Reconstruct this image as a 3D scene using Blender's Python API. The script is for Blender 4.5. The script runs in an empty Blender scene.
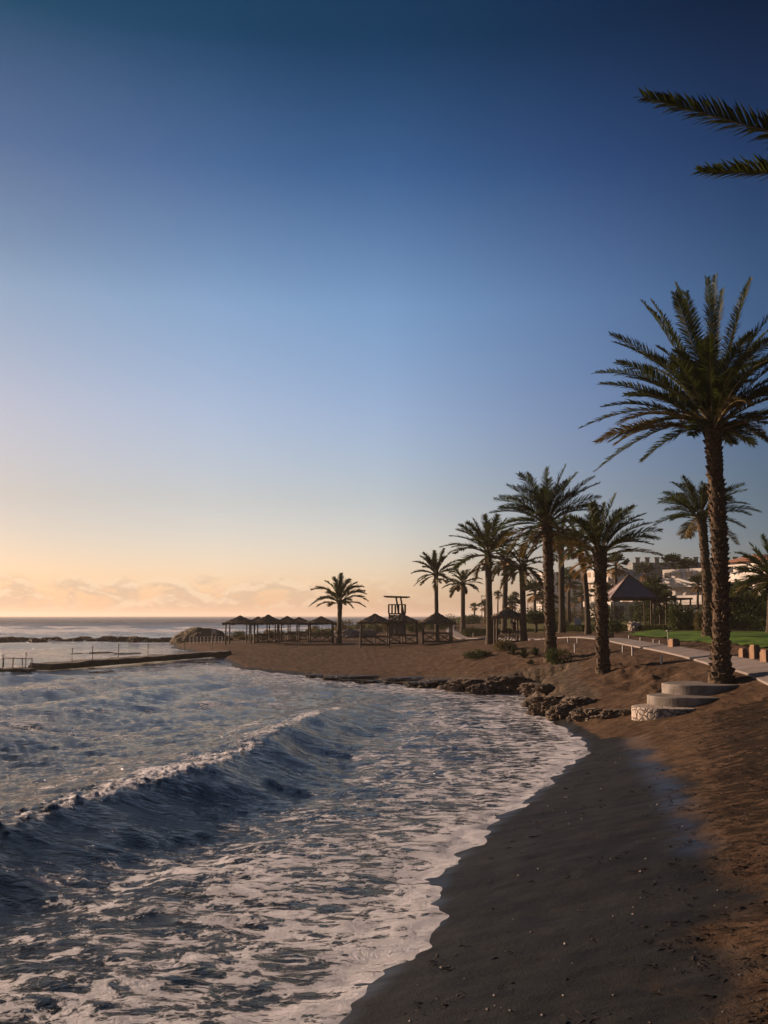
import bpy, math, random
import numpy as np
from mathutils import Vector, noise as mnoise
rnd = random.Random(7)
HAZE = .00026
C = bpy.context.scene
COL = C.collection
R = math.radians
# ------------------------------------------------------------------ camera
CAMZ = 3.0; F = 1000.0; PITCH = math.atan(0.104)
cp, sp = math.cos(PITCH), math.sin(PITCH)
cam = bpy.data.cameras.new('camera'); cam.sensor_fit = 'VERTICAL'; cam.sensor_height = 24.0
cam.lens = 24.0*F/1024; cam.clip_start = 0.1; cam.clip_end = 20000
co = bpy.data.objects.new('camera', cam); COL.objects.link(co)
co.location = (0, 0, CAMZ); co.rotation_euler = (R(90)+PITCH, 0, 0); C.camera = co
def ray(px, py):
    u = 512-py
    return np.array([px-384.0, F*cp-u*sp, F*sp+u*cp])
def P(px, py, Y):
    d = ray(px, py); return np.array([0, 0, CAMZ])+d*(Y/d[1])
def G(px, py, z=0.0):
    d = ray(px, py); return np.array([0, 0, CAMZ])+d*((z-CAMZ)/d[2])
# ------------------------------------------------------------------ numpy noise
def _hash(ix, iy, s):
    h = (ix.astype(np.int64)*374761393 + iy.astype(np.int64)*668265263 + s*1442695041) & 0xffffffff
    h = ((h ^ (h >> 13))*1274126177) & 0xffffffff
    return (h ^ (h >> 16)) & 0xffffffff
def gn(x, y, s=0):
    x = np.asarray(x, float); y = np.asarray(y, float)
    ix = np.floor(x); iy = np.floor(y); fx = x-ix; fy = y-iy
    u = fx*fx*fx*(fx*(fx*6-15)+10); v = fy*fy*fy*(fy*(fy*6-15)+10)
    def g(dx, dy):
        a = _hash(ix+dx, iy+dy, s)*(2*np.pi/4294967296.0)
        return np.cos(a)*(fx-dx)+np.sin(a)*(fy-dy)
    return ((g(0, 0)*(1-u)+g(1, 0)*u)*(1-v)+(g(0, 1)*(1-u)+g(1, 1)*u)*v)*1.5
def fbm(x, y, s=0, o=4, k=.5):
    a = 1.0; t = 0
    for i in range(o):
        t = t+a*gn(x*2**i, y*2**i, s+i*17); a *= k
    return t
def ss(a, b, x):
    t = np.clip((x-a)/(b-a), 0, 1); return t*t*(3-2*t)
# ------------------------------------------------------------------ shoreline
SH = [((-14, -16), .18), ((-5.5, -3), .18), ((-2.4, 3.6), .18)]
for px, py, s in [(335, 1024, .18), (392, 966, .18), (430, 926, .18), (442, 878, .18), (470, 845, .18), (502, 820, .18), (548, 786, .2), (582, 757, .22),
                  (588, 744, .25), (570, 732, .3), (548, 718, .7), (528, 704, 1.1), (540, 694, 1.1), (520, 692, 1.0), (470, 694, 1.0), (440, 688, 1.0),
                  (400, 683, .9), (345, 681, .8), (290, 674, .5), (238, 669, .35), (225, 661, .35), (200, 653, .3), (172, 648, .25), (176, 642, .2), (228, 637, .2),
                  (300, 633, .2), (345, 628, .2), (450, 623, .2), (520, 619.5, .2)]:
    g = G(px, py); SH.append(((g[0], g[1]), s))
SHP = np.array([a for a, b in SH]); SHS = np.array([b for a, b in SH])
POLY = np.vstack([SHP, [[2500, 3000], [4000, -200], [-14, -200]]])
def shore(x, y):
    """signed distance to the waterline (positive on land) and local bank slope"""
    best = np.full(x.shape, 1e9); sl = np.zeros(x.shape)
    for i in range(len(SHP)-1):
        a = SHP[i]; b = SHP[i+1]; e = b-a
        t = np.clip(((x-a[0])*e[0]+(y-a[1])*e[1])/(e@e), 0, 1)
        d = np.hypot(x-a[0]-t*e[0], y-a[1]-t*e[1])
        m = d < best; best = np.where(m, d, best); sl = np.where(m, SHS[i]*(1-t)+SHS[i+1]*t, sl)
    ins = np.zeros(x.shape, bool)
    n = len(POLY)
    for i in range(n):
        x0, y0 = POLY[i]; x1, y1 = POLY[(i+1) % n]
        if y0 == y1: continue
        c = ((y0 > y) != (y1 > y)) & (x < (x1-x0)*(y-y0)/(y1-y0)+x0)
        ins ^= c
    return np.where(ins, best, -best), sl
CP = [P(*a) for a in [(768, 1024, 6.0), (900, 1000, 7), (768, 850, 9.3), (768, 740, 17), (768, 700, 23), (722, 682, 26.5), (650, 722, 23.5), (690, 735, 19),
      (640, 690, 30), (602, 672, 34), (560, 690, 33), (552, 660, 42), (500, 665, 45), (490, 643, 58), (437, 641, 95), (339, 643, 88), (240, 643, 88), (200, 645, 92), (401, 643, 92),
      (507, 641, 70), (525, 641, 72), (740, 665, 28.5), (700, 656, 34), (660, 648, 39), (610, 640, 50), (500, 636, 75), (455, 632, 110), (700, 640, 44),
      (760, 633, 58), (640, 632, 66), (634, 622, 95), (560, 618, 200), (700, 618.5, 150), (480, 622, 160), (400, 628, 150), (350, 630, 150), (850, 640, 45), (850, 700, 20),
      (300, 632, 170), (240, 634, 150), (345, 673, 50), (400, 673, 50), (440, 676, 46), (290, 665, 60), (370, 655, 70), (440, 658, 64), (500, 683, 40)]]
CP += [np.array(a, float) for a in [(0, 0, .6), (6, -5, 1.5), (100, 400, 3), (300, 600, 4), (60, 700, 3), (600, 1500, 6), (40, 20, 2.2), (60, -40, 3), (1500, 1500, 8)]]
CP = np.array(CP)
def warp(x, y):
    yy = np.maximum(y, -8.0)+14.0
    return x/yy*3.0, np.log(yy)*2.0
CU, CV = warp(CP[:, 0], CP[:, 1])
def _tps(r2): return r2*np.log(r2+1e-9)
_n = len(CP); _A = np.zeros((_n+3, _n+3)); _A[:_n, :_n] = _tps((CU[:, None]-CU)**2+(CV[:, None]-CV)**2)+np.eye(_n)*.05
_A[:_n, _n:] = np.stack([np.ones(_n), CU, CV], -1); _A[_n:, :_n] = _A[:_n, _n:].T
TW = np.linalg.solve(_A, np.concatenate([CP[:, 2], [0, 0, 0]]))
def path_mask(x, y):
    return poly_dist(x, y, PATH)
def poly_dist(x, y, L):
    best = np.full(x.shape, 1e9)
    for i in range(len(L)-1):
        a = L[i]; b = L[i+1]; e = b-a
        t = np.clip(((x-a[0])*e[0]+(y-a[1])*e[1])/(e@e), 0, 1)
        best = np.minimum(best, np.hypot(x-a[0]-t*e[0], y-a[1]-t*e[1]))
    return best
PATH = np.array([P(*a)[:2] for a in [(950, 716, 17), (830, 684, 22.5), (750, 665, 28), (705, 656, 33.5), (668, 648.7, 38), (640, 643.8, 43), (614, 640, 50), (580, 638, 58), (550, 637, 66), (500, 636, 75), (466, 634, 90), (450, 631, 115), (452, 627, 150)]])
def H(x, y, detail=True):
    x = np.asarray(x, float); y = np.asarray(y, float)
    sh = x.shape; x = np.atleast_1d(x).ravel(); y = np.atleast_1d(y).ravel()
    d, s = shore(x, y)
    u, v = warp(x, y)
    hi = TW[-3]+TW[-2]*u+TW[-1]*v
    for i in range(len(CP)): hi = hi+TW[i]*_tps((u-CU[i])**2+(v-CV[i])**2)
    hi = np.clip(hi, .15, 9)
    if detail:
        pd = poly_dist(x, y, PATH)
        inl = y*.2
        quiet = ss(.6, 2.2, pd)                       # flat beside the path
        lawn = ss(0, 2, (x-6.5)-(y-25)*.02)*ss(26, 30, y)*0
        dry = ss(1.6, 3.2, d)*quiet
        amp = .17*np.exp(-((y-27)/16.0)**2)*ss(3, 6, x)+.022
        hi = hi+dry*(amp*fbm(x*.9, y*.7, 3, 4)+.020*fbm(x*3.4, y*3.4, 9, 3)*(1-ss(30, 50, y)))
    dn = d
    if detail:
        rocky = ss(.45, .8, s)
        dn = d+rocky*(.55*fbm(x*.8, y*.8, 21, 4))+(1-rocky)*.12*gn(x*.7, y*.7, 5)
    bank = s*dn
    k = .12
    h = np.clip(.5+.5*(bank-hi)/k, 0, 1); z = bank*(1-h)+hi*h-k*h*(1-h)
    z = np.where(dn < 0, np.maximum(.16*dn, -3.0), z)
    if detail:
        z = z+ss(0.1, .8, d)*(.004*gn(x*3, y*5, 31))*(1-ss(30, 60, y))
    return z.reshape(sh)
def ground_at(px, py, tmax=260):
    """where the view ray of a pixel meets the ground"""
    d = ray(px, py); d = d/d[1]
    Y = 4*np.exp(np.linspace(0, math.log(tmax/4), 3000))
    x = d[0]*Y; z = CAMZ+d[2]*Y
    h = H(x, Y)
    k = np.argmax(z <= h) if (z <= h).any() else len(Y)-1
    return np.array([x[k], Y[k], h[k]])
def hz(x, y): return float(H(np.array([x]), np.array([y]))[0])
# ------------------------------------------------------------------ objects
def tag(o, label=None, cat=None, group=None, kind=None):
    if label: o['label'] = label
    if cat: o['category'] = cat
    if group: o['group'] = group
    if kind: o['kind'] = kind
    return o
def link(o, parent=None):
    COL.objects.link(o)
    if parent: o.parent = parent
    return o
def empty(name, loc, rz=0):
    o = bpy.data.objects.new(name, None); o.location = [float(v) for v in loc]; o.rotation_euler = (0, 0, rz); o.empty_display_size = .2
    return link(o)
class MB:
    def __init__(s): s.v = []; s.f = []; s.m = []
    def add(s, vs, fs, mi=0):
        n = len(s.v); s.v += [tuple(map(float, p)) for p in vs]; s.f += [tuple(i+n for i in f) for f in fs]; s.m += [mi]*len(fs)
    def box(s, c, h, rz=0, mi=0, taper=1.0):
        ca, sa = math.cos(rz), math.sin(rz); vs = []
        for k in (-1, 1):
            t = taper if k > 0 else 1
            for a, b in ((-1, -1), (1, -1), (1, 1), (-1, 1)):
                X, Y = a*h[0]*t, b*h[1]*t
                vs.append((c[0]+X*ca-Y*sa, c[1]+X*sa+Y*ca, c[2]+k*h[2]))
        s.add(vs, [(3, 2, 1, 0), (4, 5, 6, 7), (0, 1, 5, 4), (1, 2, 6, 5), (2, 3, 7, 6), (3, 0, 4, 7)], mi)
    def bar(s, a, b, r, n=6, r2=None, mi=0):
        s.tube([a, b], [r, r if r2 is None else r2], n, mi)
    def tube(s, pts, rs, n=8, mi=0):
        pts = [Vector(p) for p in pts]; vs = []; fs = []
        for i, p in enumerate(pts):
            t = (pts[min(i+1, len(pts)-1)]-pts[max(i-1, 0)])
            if t.length < 1e-9: t = Vector((0, 0, 1))
            t.normalize()
            u = t.cross(Vector((0, 1, 0)) if abs(t.y) < .9 else Vector((1, 0, 0))).normalized(); w = t.cross(u)
            for k in range(n):
                a = 2*math.pi*k/n; vs.append(p+(u*math.cos(a)+w*math.sin(a))*rs[i])
        for i in range(len(pts)-1):
            for k in range(n):
                q = (k+1) % n; fs.append((i*n+k, i*n+q, (i+1)*n+q, (i+1)*n+k))
        fs.append(tuple(range(n-1, -1, -1))); fs.append(tuple(range((len(pts)-1)*n, len(pts)*n)))
        s.add(vs, fs, mi)
    def build(s, name, mats, parent=None, smooth=False):
        me = bpy.data.meshes.new(name); me.from_pydata(s.v, [], s.f)
        for m in (mats if isinstance(mats, (list, tuple)) else [mats]): me.materials.append(m)
        me.polygons.foreach_set('material_index', s.m)
        if smooth: me.polygons.foreach_set('use_smooth', [True]*len(s.f))
        me.update()
        return link(bpy.data.objects.new(name, me), parent)
def copy_tree(o, parent=None):
    c = o.copy(); COL.objects.link(c); c.parent = parent
    for ch in list(o.children): copy_tree(ch, c)
    return c
ORD = ['first', 'second', 'third', 'fourth', 'fifth', 'sixth', 'seventh', 'eighth', 'ninth', 'tenth', 'eleventh', 'twelfth', 'thirteenth', 'fourteenth', 'fifteenth',
       'sixteenth', 'seventeenth', 'eighteenth', 'nineteenth', 'twentieth']
TENS = {2: 'twenty', 3: 'thirty', 4: 'forty', 5: 'fifty'}
def ordn(i):
    if i < 20: return ORD[i]
    t, u = divmod(i+1, 10)
    return (TENS[t]+'-'+ORD[u-1]) if u else {3: 'thirtieth', 4: 'fortieth', 5: 'fiftieth'}[t]
# ------------------------------------------------------------------ materials
def mat(name):
    m = bpy.data.materials.new(name); m.use_nodes = True; nt = m.node_tree
    b = nt.nodes['Principled BSDF']; return m, nt, b
def N(nt, t, **kw):
    n = nt.nodes.new(t)
    for k, v in kw.items():
        if k in n.inputs and not hasattr(n, k): n.inputs[k].default_value = v
        else: setattr(n, k, v)
    return n
def L(nt, a, b): nt.links.new(a, b)
def math_(nt, op, a, b=None, c=None, clamp=False):
    n = nt.nodes.new('ShaderNodeMath'); n.operation = op; n.use_clamp = clamp
    for i, v in enumerate((a, b, c)):
        if v is None: continue
        if isinstance(v, (int, float)): n.inputs[i].default_value = v
        else: L(nt, v, n.inputs[i])
    return n.outputs[0]
def mixc(nt, f, a, b):
    n = nt.nodes.new('ShaderNodeMix'); n.data_type = 'RGBA'
    for i, v in ((0, f), (6, a), (7, b)):
        if isinstance(v, (int, float)): n.inputs[i].default_value = v
        elif isinstance(v, tuple): n.inputs[i].default_value = (*v, 1)
        else: L(nt, v, n.inputs[i])
    return n.outputs[2]
def sstep(nt, x, a, b):
    n = nt.nodes.new('ShaderNodeMapRange'); n.interpolation_type = 'SMOOTHSTEP'
    for i, v in ((0, x), (1, a), (2, b)):
        if isinstance(v, (int, float)): n.inputs[i].default_value = v
        else: L(nt, v, n.inputs[i])
    return n.outputs[0]
def noise(nt, scale, detail=4, rough=.55, vec=None, dist=0):
    n = nt.nodes.new('ShaderNodeTexNoise'); n.inputs['Scale'].default_value = scale; n.inputs['Detail'].default_value = detail
    n.inputs['Roughness'].default_value = rough; n.inputs['Distortion'].default_value = dist
    if vec is not None: L(nt, vec, n.inputs['Vector'])
    return n.outputs[0]
def obj_co(nt, scale=None, out='Object'):
    t = nt.nodes.new('ShaderNodeTexCoord')
    if scale is None: return t.outputs[out]
    m = nt.nodes.new('ShaderNodeMapping'); m.inputs['Scale'].default_value = scale; L(nt, t.outputs[out], m.inputs[0]); return m.outputs[0]
def bump(nt, h, strength=.5, dist=.02, nrm=None):
    n = nt.nodes.new('ShaderNodeBump'); n.inputs['Strength'].default_value = strength; n.inputs['Distance'].default_value = dist
    L(nt, h, n.inputs['Height'])
    if nrm is not None: L(nt, nrm, n.inputs['Normal'])
    return n.outputs[0]
def attr(nt, name):
    n = nt.nodes.new('ShaderNodeAttribute'); n.attribute_name = name; return n.outputs['Fac']
def simple(name, c1, c2, scale=5, rough=.8, bs=.4, bd=.01, sc=None, detail=5, spec=.3, sheen=None):
    m, nt, b = mat(name)
    v = obj_co(nt, sc)
    n = noise(nt, scale, detail, .6, v)
    L(nt, mixc(nt, sstep(nt, n, .35, .65), c1, c2), b.inputs['Base Color'])
    b.inputs['Roughness'].default_value = rough; b.inputs['Specular IOR Level'].default_value = spec
    n2 = noise(nt, scale*3.1, 5, .65, v)
    if bs: L(nt, bump(nt, n2, bs, bd), b.inputs['Normal'])
    return m
M = {}
M['bark'] = simple('palm_bark', (.13, .085, .048), (.042, .027, .016), 9, .9, .8, .03, (1, 1, 2.5))
M['bark_far'] = simple('palm_bark_far', (.085, .058, .036), (.04, .028, .018), 5, .9, .8, .04, (1, 1, 3))
def leafmat(name, c1, c2, tr=.2, scale=2.0):
    m, nt, b = mat(name)
    n = noise(nt, scale, 3, .6, obj_co(nt))
    L(nt, mixc(nt, sstep(nt, n, .35, .65), c1, c2), b.inputs['Base Color'])
    b.inputs['Roughness'].default_value = .6; b.inputs['Specular IOR Level'].default_value = .12
    t = nt.nodes.new('ShaderNodeBsdfTranslucent'); t.inputs[0].default_value = (c2[0]*2.2, c2[1]*2.2, c2[2]*1.2, 1)
    mx = nt.nodes.new('ShaderNodeMixShader'); mx.inputs[0].default_value = tr
    L(nt, b.outputs[0], mx.inputs[1]); L(nt, t.outputs[0], mx.inputs[2]); L(nt, mx.outputs[0], nt.nodes['Material Output'].inputs[0])
    return m
M['frond'] = leafmat('palm_leaf', (.020, .032, .010), (.036, .046, .016))
M['frond_dry'] = leafmat('palm_leaf_yellowing', (.075, .065, .022), (.12, .085, .03), .1)
M['dead'] = leafmat('palm_leaf_dead', (.16, .09, .04), (.24, .14, .06), .1)
M['rachis'] = simple('palm_rib', (.22, .16, .06), (.12, .10, .04), 3, .6, 0)
M['bush'] = leafmat('shrub_leaf', (.030, .045, .014), (.055, .07, .022), .1, .9)
M['bush_dry'] = leafmat('dry_shrub_leaf', (.085, .075, .03), (.14, .11, .05), .1, .9)
M['rock'] = simple('shore_rock', (.27, .20, .14), (.09, .07, .05), 2.3, .85, 1.0, .08, None, 8)
M['rock_wet'] = simple('wet_dark_rock', (.03, .026, .018), (.075, .058, .04), 1.6, .5, .9, .06, None, 8, .4)
M['rock_pale'] = simple('pale_rock', (.68, .58, .46), (.46, .38, .30), 1.6, .8, .9, .06)
M['conc'] = simple('steps_concrete', (.24, .205, .175), (.13, .11, .09), 3.5, .8, .5, .01, None, 8)
M['path'] = simple('path_paving', (.23, .19, .17), (.165, .14, .125), 1.2, .8, .3, .01)
M['jetty'] = simple('jetty_concrete', (.20, .155, .11), (.09, .07, .05), 1.0, .75, .7, .04)
M['algae'] = simple('algae_stone', (.03, .035, .012), (.07, .065, .03), 1.5, .6, .8, .05)
M['thatch'] = simple('thatch', (.17, .125, .08), (.075, .055, .035), 7, .95, 1.0, .05, (1, 1, .35))
M['wood'] = simple('dark_wood', (.10, .07, .045), (.05, .035, .024), 8, .8, .6, .01, (1, 1, .2))
M['wood_red'] = simple('bollard_wood', (.30, .17, .09), (.18, .10, .055), 8, .75, .6, .01, (1, 1, .2))
M['stake'] = simple('weathered_stake', (.55, .50, .44), (.38, .34, .29), 6, .8, .3, .01)
M['white'] = simple('white_render', (.62, .56, .50), (.50, .45, .40), .8, .8, .2, .01)
M['grey'] = simple('grey_render', (.20, .19, .18), (.15, .145, .14), .6, .8, .2, .01)
M['tile'] = simple('terracotta_tile', (.34, .15, .08), (.22, .10, .06), 3, .8, .6, .03)
M['slate'] = simple('slate_roof', (.30, .225, .22), (.22, .165, .16), 3, .7, .5, .02, (1, 1, 5))
M['metal'] = simple('painted_metal', (.10, .08, .06), (.06, .05, .04), 5, .5, 0)
M['glass'] = simple('window_glass', (.03, .035, .04), (.05, .05, .055), 1, .12, 0, spec=.6)
M['tarp'] = simple('grey_tarp', (.20, .175, .155), (.14, .12, .11), 1.5, .7, .6, .05)
M['weed'] = simple('seaweed', (.018, .013, .009), (.04, .03, .018), 9, .6, .4, .01)
M['pebble'] = simple('pebble', (.40, .35, .30), (.12, .10, .09), 40, .7, 0)
M['cloth'] = simple('dark_clothes', (.05, .03, .035), (.035, .022, .025), 9, .9, .2, .005)
M['skin'] = simple('skin', (.42, .26, .19), (.38, .23, .17), 9, .6, 0)
M['hair'] = simple('hair', (.10, .07, .05), (.07, .05, .035), 20, .6, 0)
# ---- ground material
def ground_material():
    m, nt, b = mat('sand_and_soil')
    co = obj_co(nt)
    wet = attr(nt, 'wet'); grass = attr(nt, 'grass'); sheen = attr(nt, 'sheen'); weed = attr(nt, 'weed'); rocky = attr(nt, 'rocky')
    n1 = noise(nt, .9, 8, .62, co); n2 = noise(nt, 9, 6, .7, co); n3 = noise(nt, 45, 3, .7, co)
    dry = mixc(nt, sstep(nt, n1, .35, .68), (.075, .046, .028), (.125, .080, .049))
    dry = mixc(nt, sstep(nt, n2, .46, .62), dry, (.058, .035, .02))
    cw = obj_co(nt, (.35, 2.2, 1))
    ns = noise(nt, 1.6, 6, .6, cw)
    wetc = mixc(nt, sstep(nt, ns, .38, .62), (.0085, .0085, .0073), (.0165, .0155, .013))
    wedge = math_(nt, 'ADD', wet, math_(nt, 'MULTIPLY', math_(nt, 'SUBTRACT', n1, .5), 1.5))
    wf = sstep(nt, wedge, .30, .70)
    c = mixc(nt, wf, dry, wetc)
    # seaweed litter stains
    cs = obj_co(nt, (.8, 1.5, 1))
    nw = noise(nt, 3.0, 9, .75, cs, .8)
    wd = sstep(nt, math_(nt, 'ADD', nw, math_(nt, 'MULTIPLY', weed, .17)), .645, .70)
    c = mixc(nt, wd, c, (.028, .018, .011))
    # rock
    rk = sstep(nt, math_(nt, 'ADD', rocky, math_(nt, 'MULTIPLY', math_(nt, 'SUBTRACT', n2, .5), .8)), .4, .6)
    c = mixc(nt, rk, c, mixc(nt, sstep(nt, n2, .4, .6), (.045, .035, .024), (.13, .095, .065)))
    gr = noise(nt, 3.0, 6, .7, co)
    gc = mixc(nt, sstep(nt, gr, .4, .65), (.075, .085, .022), (.13, .115, .04))
    c = mixc(nt, grass, c, gc)
    L(nt, c, b.inputs['Base Color'])
    # a film of standing water: smooth patches
    np_ = noise(nt, 1.1, 5, .6, cw)
    film = sstep(nt, math_(nt, 'ADD', sheen, math_(nt, 'MULTIPLY', math_(nt, 'SUBTRACT', np_, .5), .7)), .35, .85)
    r = math_(nt, 'SUBTRACT', .95, math_(nt, 'MULTIPLY', wf, .33))
    r = math_(nt, 'SUBTRACT', r, math_(nt, 'MULTIPLY', film, .30), None, True)
    L(nt, r, b.inputs['Roughness'])
    b.inputs['IOR'].default_value = 1.36
    L(nt, math_(nt, 'ADD', math_(nt, 'MULTIPLY', wf, .1), math_(nt, 'ADD', .12, math_(nt, 'MULTIPLY', film, .45))), b.inputs['Specular IOR Level'])
    bs = math_(nt, 'SUBTRACT', 1.0, math_(nt, 'MULTIPLY', wf, .62))
    bs = math_(nt, 'MULTIPLY', bs, math_(nt, 'SUBTRACT', 1.0, math_(nt, 'MULTIPLY', film, .85)))
    hh = math_(nt, 'ADD', math_(nt, 'MULTIPLY', n2, .7), math_(nt, 'MULTIPLY', n3, .3))
    hh = math_(nt, 'ADD', hh, math_(nt, 'MULTIPLY', wd, .25))
    vf = nt.nodes.new('ShaderNodeTexVoronoi'); vf.feature = 'SMOOTH_F1'; vf.inputs['Scale'].default_value = 2.6; vf.inputs['Smoothness'].default_value = .6; L(nt, co, vf.inputs['Vector'])
    hh = math_(nt, 'ADD', hh, math_(nt, 'MULTIPLY', vf.outputs['Distance'], 1.3))
    bn = nt.nodes.new('ShaderNodeBump'); bn.inputs['Distance'].default_value = .07
    L(nt, hh, bn.inputs['Height']); L(nt, bs, bn.inputs['Strength']); L(nt, bn.outputs[0], b.inputs['Normal'])
    return m
def lawn_material():
    m, nt, b = mat('lawn_grass'); co = obj_co(nt)
    n = noise(nt, .5, 5, .6, co); n2 = noise(nt, 12, 5, .8, co)
    c = mixc(nt, sstep(nt, n, .35, .65), (.045, .09, .010), (.12, .20, .025))
    c = mixc(nt, sstep(nt, n2, .45, .7), c, (.05, .11, .01))
    L(nt, c, b.inputs['Base Color']); b.inputs['Roughness'].default_value = .9; b.inputs['Specular IOR Level'].default_value = .1
    L(nt, bump(nt, n2, .6, .03), b.inputs['Normal']); return m
def water_material():
    m, nt, b = mat('sea_water'); co = obj_co(nt)
    fa = attr(nt, 'foam')
    # warped lace of foam
    wn = nt.nodes.new('ShaderNodeTexNoise'); wn.inputs['Scale'].default_value = 1.3; wn.inputs['Detail'].default_value = 5; L(nt, co, wn.inputs[0])
    off = nt.nodes.new('ShaderNodeVectorMath'); off.operation = 'MULTIPLY_ADD'
    L(nt, wn.outputs['Color'], off.inputs[0]); off.inputs[1].default_value = (.7, .7, 0)
    mp = nt.nodes.new('ShaderNodeMapping'); mp.inputs['Rotation'].default_value = (0, 0, R(18)); mp.inputs['Scale'].default_value = (.72, 1.15, 1)
    L(nt, co, mp.inputs[0]); L(nt, mp.outputs[0], off.inputs[2])
    def vor(scale):
        v = nt.nodes.new('ShaderNodeTexVoronoi'); v.feature = 'SMOOTH_F1'; v.inputs['Scale'].default_value = scale; v.inputs['Smoothness'].default_value = .35
        L(nt, off.outputs[0], v.inputs['Vector']); return v.outputs['Distance']
    v1 = vor(5.0); v2 = vor(14.0); v3 = vor(34.0)
    nf = noise(nt, 1.4, 7, .7, off.outputs[0]); nfine = noise(nt, 14, 6, .8, off.outputs[0])
    lace = math_(nt, 'ADD', math_(nt, 'MULTIPLY', v1, .85), math_(nt, 'MULTIPLY_ADD', v2, .42, math_(nt, 'MULTIPLY_ADD', v3, .34, -.225)))
    lace = math_(nt, 'ADD', lace, math_(nt, 'MULTIPLY', math_(nt, 'SUBTRACT', nf, .5), 1.25))
    lace = math_(nt, 'ADD', lace, math_(nt, 'MULTIPLY', math_(nt, 'SUBTRACT', nfine, .5), 1.7))
    t = math_(nt, 'SUBTRACT', 1.0, math_(nt, 'MULTIPLY', fa, .98))
    fo = sstep(nt, lace, math_(nt, 'SUBTRACT', t, .08), math_(nt, 'ADD', t, .10))
    fo = math_(nt, 'MULTIPLY', fo, sstep(nt, fa, .02, .12))
    # water body
    nb = noise(nt, .5, 3, .5, co)
    base = mixc(nt, nb, (.006, .011, .013), (.016, .022, .022))
    turb = sstep(nt, fa, .2, .9)
    base = mixc(nt, math_(nt, 'MULTIPLY', turb, .6), base, (.022, .024, .024))
    col = mixc(nt, math_(nt, 'MULTIPLY', fo, .9), base, mixc(nt, nfine, (.62, .60, .63), (.95, .93, .96)))
    L(nt, col, b.inputs['Base Color'])
    L(nt, math_(nt, 'ADD', math_(nt, 'MULTIPLY_ADD', attr(nt, 'seastate'), .38, .09), math_(nt, 'MULTIPLY', fo, .5), None, True), b.inputs['Roughness'])
    b.inputs['IOR'].default_value = 1.333
    rp1 = noise(nt, 3.2, 6, .62, obj_co(nt, (1, 1.6, 1))); rp2 = noise(nt, 17, 4, .6, co)
    hh = math_(nt, 'ADD', rp1, math_(nt, 'MULTIPLY', rp2, .16))
    n1 = bump(nt, hh, .9, .09)
    hb = math_(nt, 'ADD', math_(nt, 'MULTIPLY', fo, .6), math_(nt, 'MULTIPLY', math_(nt, 'MULTIPLY', nfine, fo), 1.6))
    L(nt, bump(nt, hb, 1.0, .035, n1), b.inputs['Normal'])
    return m
# ------------------------------------------------------------------ big sheets
def sheet_grid():
    ang = np.concatenate([np.arange(-180, -26, 3.0), np.arange(-26, 26.01, .0625), np.arange(28, 180, 3.0)])
    rr = [0.02, .6, 1.2, 1.8, 2.4, 3, 3.5, 4, 4.4, 4.8, 5.2, 5.6]
    py = 1130.0
    while True:
        r = 3000/(py-616)
        if r > 110: break
        if r > rr[-1]+.02: rr.append(r)
        py -= .9
    r = rr[-1]
    while r < 9000: r *= 1.025; rr.append(r)
    rr = np.array(rr)
    A, Rr = np.meshgrid(np.radians(ang), rr)
    return np.sin(A)*Rr, np.cos(A)*Rr, Rr
def grid_mesh(name, X, Y, Z, keep, attrs, material, closed=True):
    nr, na = X.shape
    idx = np.arange(nr*na).reshape(nr, na)
    q = np.stack([idx[:-1, :], np.roll(idx, -1, 1)[:-1, :], np.roll(idx, -1, 1)[1:, :], idx[1:, :]], -1).reshape(-1, 4)
    if keep is not None:
        k = keep.ravel(); q = q[k[q].any(1)]
    used = np.unique(q); rem = np.full(nr*na, -1); rem[used] = np.arange(len(used)); q = rem[q]
    q = q[:, ::-1]
    me = bpy.data.meshes.new(name); me.vertices.add(len(used)); me.loops.add(q.size); me.polygons.add(len(q))
    co = np.stack([X.ravel()[used], Y.ravel()[used], Z.ravel()[used]], -1).astype(np.float32)
    me.vertices.foreach_set('co', co.ravel()); me.loops.foreach_set('vertex_index', q.ravel().astype(np.int32))
    me.polygons.foreach_set('loop_start', np.arange(0, q.size, 4, dtype=np.int32))
    me.polygons.foreach_set('loop_total', np.full(len(q), 4, dtype=np.int32))
    me.polygons.foreach_set('use_smooth', np.ones(len(q), bool))
    for k, v in attrs.items():
        a = me.attributes.new(k, 'FLOAT', 'POINT'); a.data.foreach_set('value', v.ravel()[used].astype(np.float32))
    me.materials.append(material); me.update(); me.validate()
    o = link(bpy.data.objects.new(name, me)); o['kind'] = 'structure'; return o
X, Y, RR = sheet_grid()
D, SL = shore(X.ravel(), Y.ravel()); D = D.reshape(X.shape); SL = SL.reshape(X.shape)
Z = H(X, Y)
LAWN = [P(*a)[:2] for a in [(625, 640, 54), (680, 650.5, 38.5), (735, 657, 31), (900, 670, 25), (1000, 650, 40), (860, 632, 62), (700, 632.5, 60), (655, 632, 68), (628, 633, 66)]]
def in_poly(x, y, Lp):
    ins = np.zeros(x.shape, bool); n = len(Lp)
    for i in range(n):
        x0, y0 = Lp[i]; x1, y1 = Lp[(i+1) % n]
        if y0 == y1: continue
        ins ^= ((y0 > y) != (y1 > y)) & (x < (x1-x0)*(y-y0)/(y1-y0)+x0)
    return ins
WB = np.array([ground_at(*a)[:2] for a in [(618, 738), (650, 762), (690, 800), (728, 860), (712, 930), (735, 1000), (760, 1060)]]); WD, _ = shore(WB[:, 0], WB[:, 1])
_o = np.argsort(WB[:, 1]); wlim = np.interp(Y, WB[_o, 1], WD[_o])
wet = np.where(Y > 24, 1-ss(.1, .6, D), 1-ss(wlim-.7, wlim+.9, D+.3*gn(X*.6, Y*.6, 77)))
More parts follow.
